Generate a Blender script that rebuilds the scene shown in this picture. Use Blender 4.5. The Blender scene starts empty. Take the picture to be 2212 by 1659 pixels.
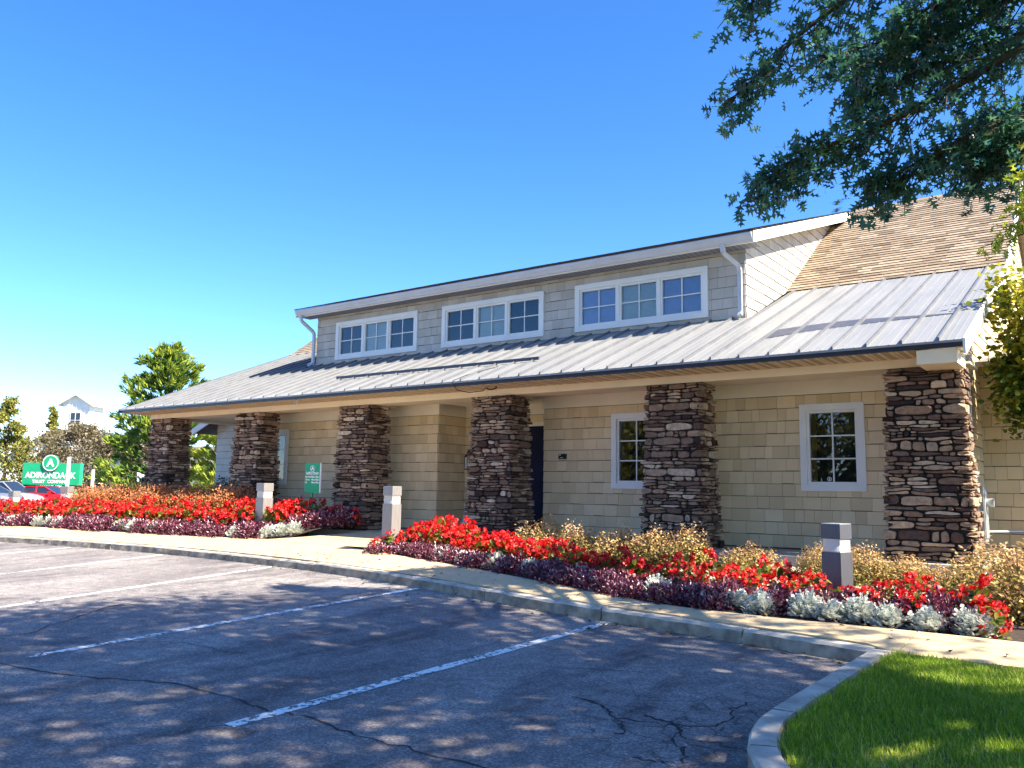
import bpy, math, random
import numpy as np
from mathutils import Vector, Matrix

RNG = np.random.default_rng(11)
random.seed(7)
rad = math.radians
SC = bpy.context.scene

# ------------------------------------------------------------------ camera
cam_d = bpy.data.cameras.new('camera')
cam = bpy.data.objects.new('camera', cam_d)
SC.collection.objects.link(cam)
SC.camera = cam
YAW, PITCH, ROLL = -0.63529, 0.12638, 0.01498
cam_d.sensor_width = 36.0
cam_d.lens = 36.0 * 1811.48 / 2212.0
cam_d.clip_start = 0.05
cam_d.clip_end = 3000
fwd = Vector((math.sin(YAW) * math.cos(PITCH), math.cos(YAW) * math.cos(PITCH), math.sin(PITCH)))
rgt = Vector((math.cos(YAW), -math.sin(YAW), 0.0))
up = rgt.cross(fwd)
r2 = rgt * math.cos(ROLL) + up * -math.sin(ROLL) * -1
u2 = up * math.cos(ROLL) - rgt * math.sin(ROLL)
M = Matrix((r2, u2, -fwd)).transposed().to_4x4()
M.translation = Vector((2.0931, -11.7378, 0.9846))
cam.matrix_world = M

# ------------------------------------------------------------------ world, sun, exposure
SUN_EL, SUN_AZ = 46.0, 6.0            # azimuth measured from +X towards +Y
w = bpy.data.worlds.new('World'); SC.world = w; w.use_nodes = True
nt = w.node_tree; nt.nodes.clear()
sky = nt.nodes.new('ShaderNodeTexSky'); sky.sky_type = 'NISHITA'; sky.sun_disc = False
sky.sun_elevation = rad(SUN_EL); sky.sun_rotation = rad(90 - SUN_AZ)
sky.altitude = 1500; sky.air_density = 0.8; sky.dust_density = 1.2; sky.ozone_density = 2.0
hs = nt.nodes.new('ShaderNodeHueSaturation'); hs.inputs['Saturation'].default_value = 1.3; hs.inputs['Hue'].default_value = .506
bg = nt.nodes.new('ShaderNodeBackground'); bg.inputs['Strength'].default_value = 0.126
wo = nt.nodes.new('ShaderNodeOutputWorld')
nt.links.new(sky.outputs[0], hs.inputs['Color']); nt.links.new(hs.outputs[0], bg.inputs['Color'])
nt.links.new(bg.outputs[0], wo.inputs[0])
sd = bpy.data.lights.new('sun', 'SUN'); sun = bpy.data.objects.new('sun', sd)
SC.collection.objects.link(sun)
sd.energy = 4.8; sd.angle = rad(0.53); sd.color = (1.0, 0.91, 0.74)
tosun = Vector((math.cos(rad(SUN_EL)) * math.cos(rad(SUN_AZ)), math.cos(rad(SUN_EL)) * math.sin(rad(SUN_AZ)), math.sin(rad(SUN_EL))))
sun.rotation_euler = (-tosun).to_track_quat('-Z', 'Y').to_euler()
sun.location = (20, 5, 30)
SC.view_settings.view_transform = 'Standard'; SC.view_settings.look = 'None'
SC.view_settings.exposure = 1.75; SC.view_settings.gamma = 1.0
SC.view_settings.use_curve_mapping = False
SC.cycles.max_bounces = 6; SC.cycles.diffuse_bounces = 4; SC.cycles.glossy_bounces = 3
SC.cycles.transmission_bounces = 4; SC.cycles.transparent_max_bounces = 8
SC.cycles.use_adaptive_sampling = True; SC.cycles.adaptive_threshold = .025
SC.cycles.use_denoising = True

# ------------------------------------------------------------------ materials
MATS = {}
def nodes(name):
    m = bpy.data.materials.new(name); m.use_nodes = True
    t = m.node_tree; b = t.nodes['Principled BSDF']
    MATS[name] = m
    return m, t, b
def add(t, typ, **kw):
    n = t.nodes.new(typ)
    for k, v in kw.items():
        if k in n.inputs: n.inputs[k].default_value = v
        else: setattr(n, k, v)
    return n
def ramp(t, fac, stops):
    r = t.nodes.new('ShaderNodeValToRGB')
    el = r.color_ramp.elements
    while len(el) < len(stops): el.new(0.5)
    for e, (p, c) in zip(el, stops): e.position = p; e.color = (*c, 1)
    t.links.new(fac, r.inputs[0])
    return r
def coords(t, scale=None):
    g = t.nodes.new('ShaderNodeNewGeometry')
    return g.outputs['Position']
def bump(t, b, h, strength, dist=0.01):
    n = add(t, 'ShaderNodeBump', Strength=strength, Distance=dist)
    t.links.new(h, n.inputs['Height']); t.links.new(n.outputs[0], b.inputs['Normal'])
def noise(t, pos, scale, detail=4.0, rough=.55, stretch=None):
    n = add(t, 'ShaderNodeTexNoise', Scale=scale, Detail=detail, Roughness=rough)
    if stretch:
        mp = t.nodes.new('ShaderNodeMapping'); mp.inputs['Scale'].default_value = stretch
        t.links.new(pos, mp.inputs[0]); pos = mp.outputs[0]
    t.links.new(pos, n.inputs['Vector'])
    return n
def plain(name, col, rough=.6, var=.12, nscale=6., bmp=.0, bscale=60., metallic=0., spec=.4, stretch=None):
    m, t, b = nodes(name)
    p = coords(t)
    n = noise(t, p, nscale, stretch=stretch)
    lo = tuple(c * (1 - var) for c in col); hi = tuple(min(1, c * (1 + var)) for c in col)
    r = ramp(t, n.outputs['Fac'], [(.3, lo), (.7, hi)])
    t.links.new(r.outputs[0], b.inputs['Base Color'])
    b.inputs['Roughness'].default_value = rough; b.inputs['Metallic'].default_value = metallic
    b.inputs['Specular IOR Level'].default_value = spec
    if bmp:
        n2 = noise(t, p, bscale, 5.)
        bump(t, b, n2.outputs['Fac'], bmp, .006)
    return m
def tinted(name, stops, rough=.7, nscale=12., nvar=.25, bmp=.4, bscale=50., spec=.3, attr='tint'):
    """colour from a per-piece attribute, broken up with noise"""
    m, t, b = nodes(name)
    a = add(t, 'ShaderNodeAttribute', attribute_name=attr)
    r = ramp(t, a.outputs['Fac'], stops)
    p = coords(t)
    n = noise(t, p, nscale, 6., .6)
    mr = add(t, 'ShaderNodeMapRange'); t.links.new(n.outputs['Fac'], mr.inputs[0])
    mr.inputs[1].default_value = .25; mr.inputs[2].default_value = .75
    mr.inputs[3].default_value = 1 - nvar; mr.inputs[4].default_value = 1 + nvar
    mx = add(t, 'ShaderNodeVectorMath', operation='SCALE')
    t.links.new(r.outputs[0], mx.inputs[0]); t.links.new(mr.outputs[0], mx.inputs['Scale'])
    t.links.new(mx.outputs[0], b.inputs['Base Color'])
    b.inputs['Roughness'].default_value = rough; b.inputs['Specular IOR Level'].default_value = spec
    if bmp:
        n2 = noise(t, p, bscale, 6.)
        bump(t, b, n2.outputs['Fac'], bmp, .008)
    return m
def leafmat(name, stops, trans=.35, rough=.45, spec=.35):
    m, t, b = nodes(name)
    a = add(t, 'ShaderNodeAttribute', attribute_name='tint')
    r = ramp(t, a.outputs['Fac'], stops)
    t.links.new(r.outputs[0], b.inputs['Base Color'])
    b.inputs['Roughness'].default_value = rough; b.inputs['Specular IOR Level'].default_value = spec
    if trans > 0:
        tr = t.nodes.new('ShaderNodeBsdfTranslucent'); t.links.new(r.outputs[0], tr.inputs[0])
        mx = add(t, 'ShaderNodeMixShader'); mx.inputs[0].default_value = trans
        t.links.new(b.outputs[0], mx.inputs[1]); t.links.new(tr.outputs[0], mx.inputs[2])
        t.links.new(mx.outputs[0], t.nodes['Material Output'].inputs[0])
    return m

plain('trim_white', (.78, .77, .72), .5, .04, 3., .05, 80.)
plain('trim_cream', (.84, .73, .53), .55, .05, 2., .05, 80.)
plain('frieze', (.84, .76, .60), .55, .05, 2.)
plain('fascia_dark', (.022, .022, .035), .35, .4, 3., .1, 30., stretch=(1, 1, 4))
plain('gutter', (.52, .53, .55), .4, .06, 3.)
plain('mortar', (.03, .024, .02), .95, .3, 20.)
plain('interior_dark', (.012, .013, .016), .8, .2)
plain('blind', (.62, .68, .66), .7, .08, 9., stretch=(1, 1, 6))
plain('blind_blue', (.42, .52, .80), .7, .06, 9.)  # sky reflection painted behind the right dormer window's outer panes
plain('door_dark', (.008, .011, .035), .65, .3, 4., spec=.15)
plain('black_metal', (.012, .012, .014), .4, .2)
plain('galv', (.50, .51, .50), .42, .08, 6., 0, 40., .5)
plain('bollard', (.27, .255, .245), .4, .12, 5., .03, 60., .25, stretch=(8, 8, 1))
plain('bollard_dark', (.10, .10, .115), .4, .12, 5., .03, 60., .2, stretch=(8, 8, 1))  # bollard finish darkened to hold the shade on one bollard's front
plain('rib_grey', (.17, .175, .19), .45, .15, 4., 0, 40., .25)  # the ribs' cast shadows are put into this darker grey
plain('roof_stain', (.075, .08, .105), .5, .1, 5.)  # colour of a cast shadow painted on the metal roof
plain('rail_dark', (.06, .065, .09), .4, .2)
plain('granite', (.29, .24, .18), .85, .5, 7., 1., 30.)
plain('granite_top', (.45, .41, .345), .75, .32, 6., .7, 50.)
plain('roof_butt', (.055, .04, .03), .95, .3, 20.)  # dark shingle edge, deepened to paint the shadow line under each course
plain('siding_gap', (.10, .075, .045), .9, .2)  # dark backing paints the shade line under each shingle course
plain('concrete_slab', (.45, .41, .34), .85, .12, 2.5, .3, 90.)
plain('bark', (.075, .055, .04), .9, .4, 12., .9, 25., stretch=(6, 6, 1))
plain('twig', (.22, .13, .07), .8, .3, 20.)
plain('soil', (.045, .028, .022), .95, .45, 25., 1., 40.)
plain('sign_green', (.012, .34, .15), .4, .06, 2.)
plain('sign_white', (.82, .82, .8), .5, .02)
plain('sign_black', (.01, .012, .02), .35, .1)
plain('sign_cream', (.75, .72, .50), .5, .05)
plain('sign_gold', (.55, .40, .10), .5, .05)
plain('post_grey', (.55, .55, .52), .5, .08, 5.)
plain('yellow_post', (.80, .45, .02), .5, .05)
plain('far_white', (.80, .80, .77), .7, .05, 1.5)
plain('far_roof', (.16, .14, .12), .85, .2, 2., stretch=(1, 1, 8))
plain('far_brick', (.62, .58, .52), .8, .1, 3.)
plain('tyre', (.015, .015, .016), .8, .2)
plain('rim', (.45, .46, .48), .3, .05, 3., 0, 40., .8)
plain('car_red', (.55, .012, .015), .25, .05, 2., spec=.6)
plain('car_silver', (.50, .51, .54), .28, .05, 2., metallic=.5, spec=.6)
plain('car_grey', (.22, .23, .27), .28, .05, 2., metallic=.4, spec=.6)
plain('car_blue', (.10, .20, .50), .3, .05, 2., spec=.6)
plain('headlight', (.70, .72, .75), .15, .05, 20.)
plain('red_plastic', (.65, .02, .02), .4, .05)
plain('hose', (.02, .022, .02), .5, .1)
plain('wire', (.02, .02, .02), .5, .1)
plain('ground_soil', (.10, .12, .05), .95, .3, 2.)
tinted('stone', [(0, (.042, .023, .020)), (.25, (.13, .078, .056)), (.5, (.235, .152, .102)), (.72, (.35, .24, .158)), (.9, (.46, .335, .228)), (1, (.53, .41, .285))], .85, 16., .42, .9, 34.)
tinted('siding', [(0, (.64, .485, .275)), (.3, (.72, .555, .325)), (.8, (.76, .595, .355)), (1, (.80, .64, .40))], .65, 2.5, .09, .25, 120.)
tinted('siding_dormer', [(0, (.44, .395, .33)), (.5, (.50, .455, .385)), (1, (.56, .51, .435))], .7, 2.5, .10, .25, 120.)
tinted('siding_far', [(0, (.66, .62, .52)), (1, (.72, .68, .58))], .65, 2.5, .05, 0)
tinted('roof_tab', [(0, (.17, .125, .085)), (.35, (.26, .195, .135)), (.7, (.34, .26, .185)), (1, (.40, .315, .23))], .9, 30., .2, .6, 160.)
tinted('pebble', [(0, (.28, .22, .14)), (.5, (.52, .44, .30)), (1, (.70, .63, .50))], .75, 30., .15, 0)
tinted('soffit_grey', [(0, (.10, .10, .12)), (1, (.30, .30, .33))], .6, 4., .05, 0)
tinted('soffit', [(0, (.34, .25, .165)), (1, (.80, .68, .48))], .6, 4., .05, 0)

# metal roofing: pale galvanised, dull streaks down the slope
m, t, b = nodes('metal_roof'); p = coords(t)
n = noise(t, p, 1.6, 5., .6, stretch=(2.2, .35, .35)); n2 = noise(t, p, 26., 3.)
r = ramp(t, n.outputs['Fac'], [(.25, (.24, .245, .245)), (.5, (.295, .295, .29)), (.78, (.35, .345, .325))])
t.links.new(r.outputs[0], b.inputs['Base Color'])
b.inputs['Metallic'].default_value = .15; b.inputs['Roughness'].default_value = .42
bump(t, b, n2.outputs['Fac'], .04, .01)

# asphalt: aggregate speckle, worn patches, fine crazing that thickens near the kerb corner
m, t, b = nodes('asphalt'); p = coords(t)
big = noise(t, p, .55, 5., .6); fine = noise(t, p, 60., 5., .8); mid = noise(t, p, 7., 7., .7)
r1 = ramp(t, big.outputs['Fac'], [(.28, (.165, .148, .146)), (.5, (.24, .219, .210)), (.72, (.335, .312, .288))])
r2_ = ramp(t, fine.outputs['Fac'], [(.30, (.30, .30, .32)), (.5, (.90, .90, .92)), (.70, (1.9, 1.86, 1.82))])
r3_ = ramp(t, mid.outputs['Fac'], [(.3, (.68, .68, .70)), (.7, (1.3, 1.29, 1.26))])
mu = add(t, 'ShaderNodeMix', data_type='RGBA', blend_type='MULTIPLY'); mu.inputs[0].default_value = 1
mu2 = add(t, 'ShaderNodeMix', data_type='RGBA', blend_type='MULTIPLY'); mu2.inputs[0].default_value = 1
t.links.new(r1.outputs[0], mu.inputs[6]); t.links.new(r2_.outputs[0], mu.inputs[7])
t.links.new(mu.outputs[2], mu2.inputs[6]); t.links.new(r3_.outputs[0], mu2.inputs[7])
vs = add(t, 'ShaderNodeTexVoronoi', feature='F1', Scale=75.); t.links.new(p, vs.inputs['Vector']); sx = add(t, 'ShaderNodeSeparateColor'); t.links.new(vs.outputs['Color'], sx.inputs[0])
vr = ramp(t, sx.outputs[0], [(.0, (.78, .78, .79)), (.6, (.97, .97, .97)), (.9, (1.08, 1.07, 1.06)), (1., (1.5, 1.47, 1.42))])
m5 = add(t, 'ShaderNodeMix', data_type='RGBA', blend_type='MULTIPLY'); m5.inputs[0].default_value = 1; t.links.new(mu2.outputs[2], m5.inputs[6]); t.links.new(vr.outputs[0], m5.inputs[7]); mu2 = m5
# oil drips and tyre rubber, drawn out along the bays
st = noise(t, p, 1.0, 5., .6, stretch=(2.2, .55, 1)); sr = ramp(t, st.outputs['Fac'], [(.52, (1, 1, 1)), (.66, (.58, .57, .60))])
sp_ = noise(t, p, 3.4, 2., .5); spr = ramp(t, sp_.outputs['Fac'], [(.68, (1, 1, 1)), (.76, (.45, .44, .46))])
m3 = add(t, 'ShaderNodeMix', data_type='RGBA', blend_type='MULTIPLY'); m3.inputs[0].default_value = 1; m4 = add(t, 'ShaderNodeMix', data_type='RGBA', blend_type='MULTIPLY'); m4.inputs[0].default_value = 1
t.links.new(mu2.outputs[2], m3.inputs[6]); t.links.new(sr.outputs[0], m3.inputs[7]); t.links.new(m3.outputs[2], m4.inputs[6]); t.links.new(spr.outputs[0], m4.inputs[7]); mu2 = m4
# crazing
wob = noise(t, p, 3.0, 4.)
va = add(t, 'ShaderNodeVectorMath', operation='MULTIPLY_ADD')
t.links.new(wob.outputs['Color'], va.inputs[0]); va.inputs[1].default_value = (.35, .35, .0); t.links.new(p, va.inputs[2])
vo = add(t, 'ShaderNodeTexVoronoi', feature='DISTANCE_TO_EDGE', Scale=3.2); t.links.new(va.outputs[0], vo.inputs['Vector'])
cr = ramp(t, vo.outputs['Distance'], [(.0, (0, 0, 0)), (.035, (1, 1, 1))])
mk = noise(t, p, .45, 3.)
dst = add(t, 'ShaderNodeVectorMath', operation='DISTANCE'); t.links.new(p, dst.inputs[0]); dst.inputs[1].default_value = (0.1, -7.0, -.33)
dm = add(t, 'ShaderNodeMapRange'); t.links.new(dst.outputs['Value'], dm.inputs[0])
dm.inputs[1].default_value = .25; dm.inputs[2].default_value = 1.7; dm.inputs[3].default_value = .7; dm.inputs[4].default_value = .0
mkr = add(t, 'ShaderNodeMapRange'); t.links.new(mk.outputs['Fac'], mkr.inputs[0])
mkr.inputs[1].default_value = .55; mkr.inputs[2].default_value = .75; mkr.inputs[3].default_value = 0; mkr.inputs[4].default_value = .35
mxx = add(t, 'ShaderNodeMath', operation='MAXIMUM'); t.links.new(dm.outputs[0], mxx.inputs[0]); t.links.new(mkr.outputs[0], mxx.inputs[1])
inv = add(t, 'ShaderNodeMath', operation='SUBTRACT'); inv.inputs[0].default_value = 1.; t.links.new(cr.outputs[0], inv.inputs[1])
fm = add(t, 'ShaderNodeMath', operation='MULTIPLY'); t.links.new(inv.outputs[0], fm.inputs[0]); t.links.new(mxx.outputs[0], fm.inputs[1])
dk = add(t, 'ShaderNodeMix', data_type='RGBA'); t.links.new(fm.outputs[0], dk.inputs[0])
t.links.new(mu2.outputs[2], dk.inputs[6]); dk.inputs[7].default_value = (.018, .017, .02, 1)
t.links.new(dk.outputs[2], b.inputs['Base Color'])
b.inputs['Roughness'].default_value = .88; b.inputs['Specular IOR Level'].default_value = .25
bump(t, b, fine.outputs['Fac'], .55, .006)
plain('crack_fill', (.035, .032, .036), .95, .4, 40.)

# worn line paint: flakes of paint missing down to the asphalt colour
m, t, b = nodes('line_paint'); p = coords(t)
a1 = noise(t, p, 22., 6., .7); a2 = noise(t, p, 2.2, 3.)
sm = add(t, 'ShaderNodeMath', operation='ADD'); t.links.new(a1.outputs['Fac'], sm.inputs[0])
sc_ = add(t, 'ShaderNodeMath', operation='MULTIPLY'); t.links.new(a2.outputs['Fac'], sc_.inputs[0]); sc_.inputs[1].default_value = .35
t.links.new(sc_.outputs[0], sm.inputs[1])
r = ramp(t, sm.outputs[0], [(.63, (.15, .145, .15)), (.665, (.80, .80, .77))])
t.links.new(r.outputs[0], b.inputs['Base Color']); b.inputs['Roughness'].default_value = .8

# concrete walk: warm broom-finished grey with faint stains
m, t, b = nodes('sidewalk'); p = coords(t)
n1 = noise(t, p, 1.3, 6., .6); n2 = noise(t, p, 140., 2.); n3 = noise(t, p, 18., 5.)
r = ramp(t, n1.outputs['Fac'], [(.3, (.52, .385, .22)), (.7, (.61, .46, .27))])
r2_ = ramp(t, n3.outputs['Fac'], [(.3, (.86, .86, .86)), (.7, (1.1, 1.1, 1.1))])
mu = add(t, 'ShaderNodeMix', data_type='RGBA', blend_type='MULTIPLY'); mu.inputs[0].default_value = 1
t.links.new(r.outputs[0], mu.inputs[6]); t.links.new(r2_.outputs[0], mu.inputs[7])
t.links.new(mu.outputs[2], b.inputs['Base Color']); b.inputs['Roughness'].default_value = .85
bump(t, b, n2.outputs['Fac'], .3, .003)

# window glass: clear pane, reflection by Fresnel
m, t, b = nodes('glass'); p = coords(t)
fr = add(t, 'ShaderNodeFresnel', IOR=1.75)
gl = add(t, 'ShaderNodeBsdfGlossy', Roughness=.015); gl.inputs['Color'].default_value = (.95, .97, 1, 1)
tp = add(t, 'ShaderNodeBsdfTransparent'); tp.inputs['Color'].default_value = (.80, .88, .88, 1)
wv = noise(t, p, 1.1, 2.); bp_ = add(t, 'ShaderNodeBump', Strength=.05, Distance=.02)
t.links.new(wv.outputs['Fac'], bp_.inputs['Height']); t.links.new(bp_.outputs[0], gl.inputs['Normal'])
mx = add(t, 'ShaderNodeMixShader'); t.links.new(fr.outputs[0], mx.inputs[0])
t.links.new(tp.outputs[0], mx.inputs[1]); t.links.new(gl.outputs[0], mx.inputs[2])
t.links.new(mx.outputs[0], t.nodes['Material Output'].inputs[0])
m, t, b = nodes('lens'); b.inputs['Base Color'].default_value = (.88, .87, .82, 1); b.inputs['Roughness'].default_value = .15
tp = add(t, 'ShaderNodeBsdfTransparent'); mx = add(t, 'ShaderNodeMixShader'); mx.inputs[0].default_value = .5
t.links.new(b.outputs[0], mx.inputs[1]); t.links.new(tp.outputs[0], mx.inputs[2]); t.links.new(mx.outputs[0], t.nodes['Material Output'].inputs[0])
m, t, b = nodes('car_glass'); b.inputs['Base Color'].default_value = (.02, .03, .05, 1); b.inputs['Roughness'].default_value = .08

# foliage
leafmat('oak_leaf', [(0, (.028, .092, .076)), (.45, (.054, .165, .112)), (.8, (.11, .25, .10)), (1, (.24, .36, .10))], .52, .32, .6)
leafmat('oak_leaf_young', [(0, (.14, .22, .03)), (.5, (.36, .44, .05)), (1, (.60, .58, .09))], .6, .45)  # sunlight put into the leaf colour of the low oak sprig
leafmat('redbud_leaf', [(0, (.035, .085, .015)), (.4, (.11, .18, .02)), (.7, (.32, .33, .03)), (1, (.62, .52, .05))], .4, .45)  # yellow end of the tint paints sunlight on the foliage
leafmat('grass_blade', [(0, (.10, .19, .012)), (.5, (.24, .37, .02)), (.85, (.40, .50, .04)), (1, (.58, .52, .14))], .4, .5)
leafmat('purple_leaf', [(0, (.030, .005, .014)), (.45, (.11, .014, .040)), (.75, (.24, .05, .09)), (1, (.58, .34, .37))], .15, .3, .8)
leafmat('silver_leaf', [(0, (.46, .50, .44)), (.5, (.66, .68, .60)), (1, (.82, .82, .72))], .2, .7)
leafmat('begonia_leaf', [(0, (.03, .06, .012)), (.45, (.10, .15, .02)), (.75, (.26, .22, .03)), (1, (.34, .13, .03))], .35, .4)
leafmat('red_petal', [(0, (.45, .004, .006)), (.6, (.74, .012, .012)), (.9, (.86, .05, .045)), (1, (.90, .30, .26))], .25, .5)
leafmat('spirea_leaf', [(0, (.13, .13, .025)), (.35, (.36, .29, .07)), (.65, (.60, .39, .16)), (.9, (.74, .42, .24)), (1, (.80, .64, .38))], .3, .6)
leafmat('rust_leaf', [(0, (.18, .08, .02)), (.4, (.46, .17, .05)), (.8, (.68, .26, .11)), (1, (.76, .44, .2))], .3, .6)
leafmat('olive_leaf', [(0, (.08, .09, .02)), (.5, (.26, .26, .05)), (1, (.52, .47, .12))], .35, .6)
leafmat('brown_leaf', [(0, (.05, .042, .02)), (.5, (.17, .14, .075)), (1, (.38, .30, .18))], .3, .6)
leafmat('pine_needle', [(0, (.02, .08, .05)), (.35, (.09, .22, .08)), (.7, (.30, .44, .08)), (1, (.60, .66, .10))], .5, .5)
leafmat('spruce_needle', [(0, (.012, .03, .025)), (1, (.06, .11, .07))], .2, .6)
leafmat('yellow_grass', [(0, (.16, .18, .02)), (1, (.48, .42, .07))], .4, .5)
leafmat('bright_shrub', [(0, (.05, .11, .012)), (.6, (.20, .28, .03)), (1, (.38, .42, .05))], .35, .5)

# ------------------------------------------------------------------ mesh helpers
def link(name, me, parent=None):
    o = bpy.data.objects.new(name, me); SC.collection.objects.link(o)
    if parent is not None: o.parent = parent
    return o
def empty(name, loc=(0, 0, 0), rz=0):
    o = bpy.data.objects.new(name, None); SC.collection.objects.link(o)
    o.location = loc; o.rotation_euler = (0, 0, rz); o.empty_display_size = .2
    return o
def tag(o, label=None, cat=None, group=None, kind=None):
    if label: o['label'] = label
    if cat: o['category'] = cat
    if group: o['group'] = group
    if kind: o['kind'] = kind
    return o
class MB:
    def __init__(s): s.v = []; s.f = []; s.m = []; s.t = []; s.mats = []; s.tint = .5
    def mi(s, mat):
        if mat not in s.mats: s.mats.append(mat)
        return s.mats.index(mat)
    def poly(s, pts, faces, mat):
        o = len(s.v); s.v += [tuple(q) for q in pts]; s.t += [s.tint] * len(pts)
        k = s.mi(mat)
        for f in faces: s.f.append(tuple(i + o for i in f)); s.m.append(k)
    def box(s, x0, x1, y0, y1, z0, z1, mat):
        s.hexa([(x0, y0, z0), (x1, y0, z0), (x1, y1, z0), (x0, y1, z0), (x0, y0, z1), (x1, y0, z1), (x1, y1, z1), (x0, y1, z1)], mat)
    def hexa(s, p, mat):
        s.poly(p, [(3, 2, 1, 0), (4, 5, 6, 7), (0, 1, 5, 4), (1, 2, 6, 5), (2, 3, 7, 6), (3, 0, 4, 7)], mat)
    def bar(s, a, b, wd, ht, mat, upv=(0, 0, 1)):
        a = Vector(a); b = Vector(b); d = (b - a).normalized(); sd_ = d.cross(Vector(upv)).normalized(); u = sd_.cross(d)
        q = []
        for e in (a, b):
            for i, j in ((-1, -1), (1, -1), (1, 1), (-1, 1)): q.append(e + sd_ * i * wd / 2 + u * j * ht / 2)
        s.poly(q, [(0, 1, 2, 3), (7, 6, 5, 4), (0, 4, 5, 1), (1, 5, 6, 2), (2, 6, 7, 3), (3, 7, 4, 0)], mat)
    def tube(s, pts, rs, mat, n=8, cap=True):
        pts = [Vector(q) for q in pts]
        if not hasattr(rs, '__len__'): rs = [rs] * len(pts)
        o = len(s.v); k = s.mi(mat); ref = None
        for i, q in enumerate(pts):
            d = (pts[min(i + 1, len(pts) - 1)] - pts[max(i - 1, 0)]).normalized()
            if ref is None: ref = d.orthogonal().normalized()
            ref = (ref - d * ref.dot(d)).normalized(); bi = d.cross(ref)
            for j in range(n):
                a = 2 * math.pi * j / n
                s.v.append(tuple(q + (ref * math.cos(a) + bi * math.sin(a)) * rs[i])); s.t.append(s.tint)
        for i in range(len(pts) - 1):
            for j in range(n):
                s.f.append((o + i * n + j, o + i * n + (j + 1) % n, o + (i + 1) * n + (j + 1) % n, o + (i + 1) * n + j)); s.m.append(k)
        if cap:
            s.f.append(tuple(o + j for j in range(n))[::-1]); s.m.append(k)
            e = o + (len(pts) - 1) * n; s.f.append(tuple(e + j for j in range(n))); s.m.append(k)
    def disc(s, c, r, h, axis, mat, n=28):
        c = Vector(c); a = Vector(axis).normalized()
        s.tube([c, c + a * h], r, mat, n)
    def build(s, name, parent=None, smooth=False, loc=None):
        me = bpy.data.meshes.new(name); me.from_pydata(s.v, [], s.f)
        for mt in s.mats: me.materials.append(MATS[mt])
        if len(s.mats) > 1: me.polygons.foreach_set('material_index', s.m)
        at = me.attributes.new('tint', 'FLOAT', 'POINT'); at.data.foreach_set('value', np.array(s.t, np.float32))
        if smooth: me.polygons.foreach_set('use_smooth', [True] * len(s.f))
        me.update()
        o = link(name, me, parent)
        if loc: o.location = loc
        return o
def fast_mesh(name, V, T, tint, mat, smooth=False):
    """V (n,3), T (m,3) triangles"""
    me = bpy.data.meshes.new(name)
    V = np.ascontiguousarray(V, np.float32); T = np.ascontiguousarray(T, np.int32)
    me.vertices.add(len(V)); me.vertices.foreach_set('co', V.ravel())
    me.loops.add(T.size); me.loops.foreach_set('vertex_index', T.ravel())
    me.polygons.add(len(T)); me.polygons.foreach_set('loop_start', np.arange(0, T.size, 3, dtype=np.int32))
    at = me.attributes.new('tint', 'FLOAT', 'POINT'); at.data.foreach_set('value', np.ascontiguousarray(tint, np.float32))
    me.materials.append(MATS[mat])
    me.update(calc_edges=True)
    return me
def nrm(a): return a / np.maximum(np.linalg.norm(a, axis=1, keepdims=True), 1e-9)
T_SIMPLE = (np.array([(0, 0, 0), (.45, .5, .12), (1, 0, -.12), (.45, -.5, .12)]), np.array([(0, 2, 1), (0, 3, 2)]))
T_ROUND = (np.array([(0, 0, 0), (.12, .42, .06), (.55, .5, .05), (1, 0, -.1), (.55, -.5, .05), (.12, -.42, .06)]), np.array([(0, 3, 1), (1, 3, 2), (0, 5, 3), (5, 4, 3)]))
_oak = [(0, 0), (.10, .05), (.20, .36), (.30, .06), (.42, .10), (.56, .52), (.60, .14), (.66, .10), (.88, .40), (.84, .10), (1.05, .0)]
def _oakt():
    top = [(a, c, .10 * c) for a, c in _oak]; bot = [(a, -c, .10 * c) for a, c in _oak[1:-1]]
    v = top + bot; n = len(_oak)
    f = []
    # upper half as fans to the midrib
    mid = [(.25, 0, 0), (.55, 0, 0), (.82, 0, 0)]; mo = len(v); v += mid
    U_ = list(range(n)); L_ = [0] + list(range(n, n + n - 2)) + [n - 1]
    for s_, R_ in ((1, U_), (-1, L_)):
        fan = [(mo, R_[0], R_[1]), (mo, R_[1], R_[2]), (mo, R_[2], R_[3]), (mo, R_[3], mo + 1), (mo + 1, R_[3], R_[4]), (mo + 1, R_[4], R_[5]), (mo + 1, R_[5], R_[6]), (mo + 1, R_[6], mo + 2), (mo + 2, R_[7], R_[8]), (mo + 2, R_[6], R_[7]), (mo + 2, R_[8], R_[9]), (mo + 2, R_[9], R_[10])]
        f += fan if s_ < 0 else [(a, c, b_) for a, b_, c in fan]
    return np.array(v), np.array(f)
T_OAK = _oakt()
_dm = [(0, 0), (.15, .06), (.28, .34), (.40, .30), (.42, .10), (.58, .42), (.70, .36), (.68, .10), (.90, .28), (1.0, .18), (1.05, 0)]
def _dmt():
    global _oak
    sv = _oak; _oak = _dm; r_ = _oakt(); _oak = sv
    return r_
T_DUSTY = _dmt()
T_BLADE = (np.array([(0, -.5, 0), (0, .5, 0), (.55, -.32, .10), (.55, .32, .10), (1, 0, .38)]), np.array([(0, 1, 3), (0, 3, 2), (2, 3, 4)]))
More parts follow.
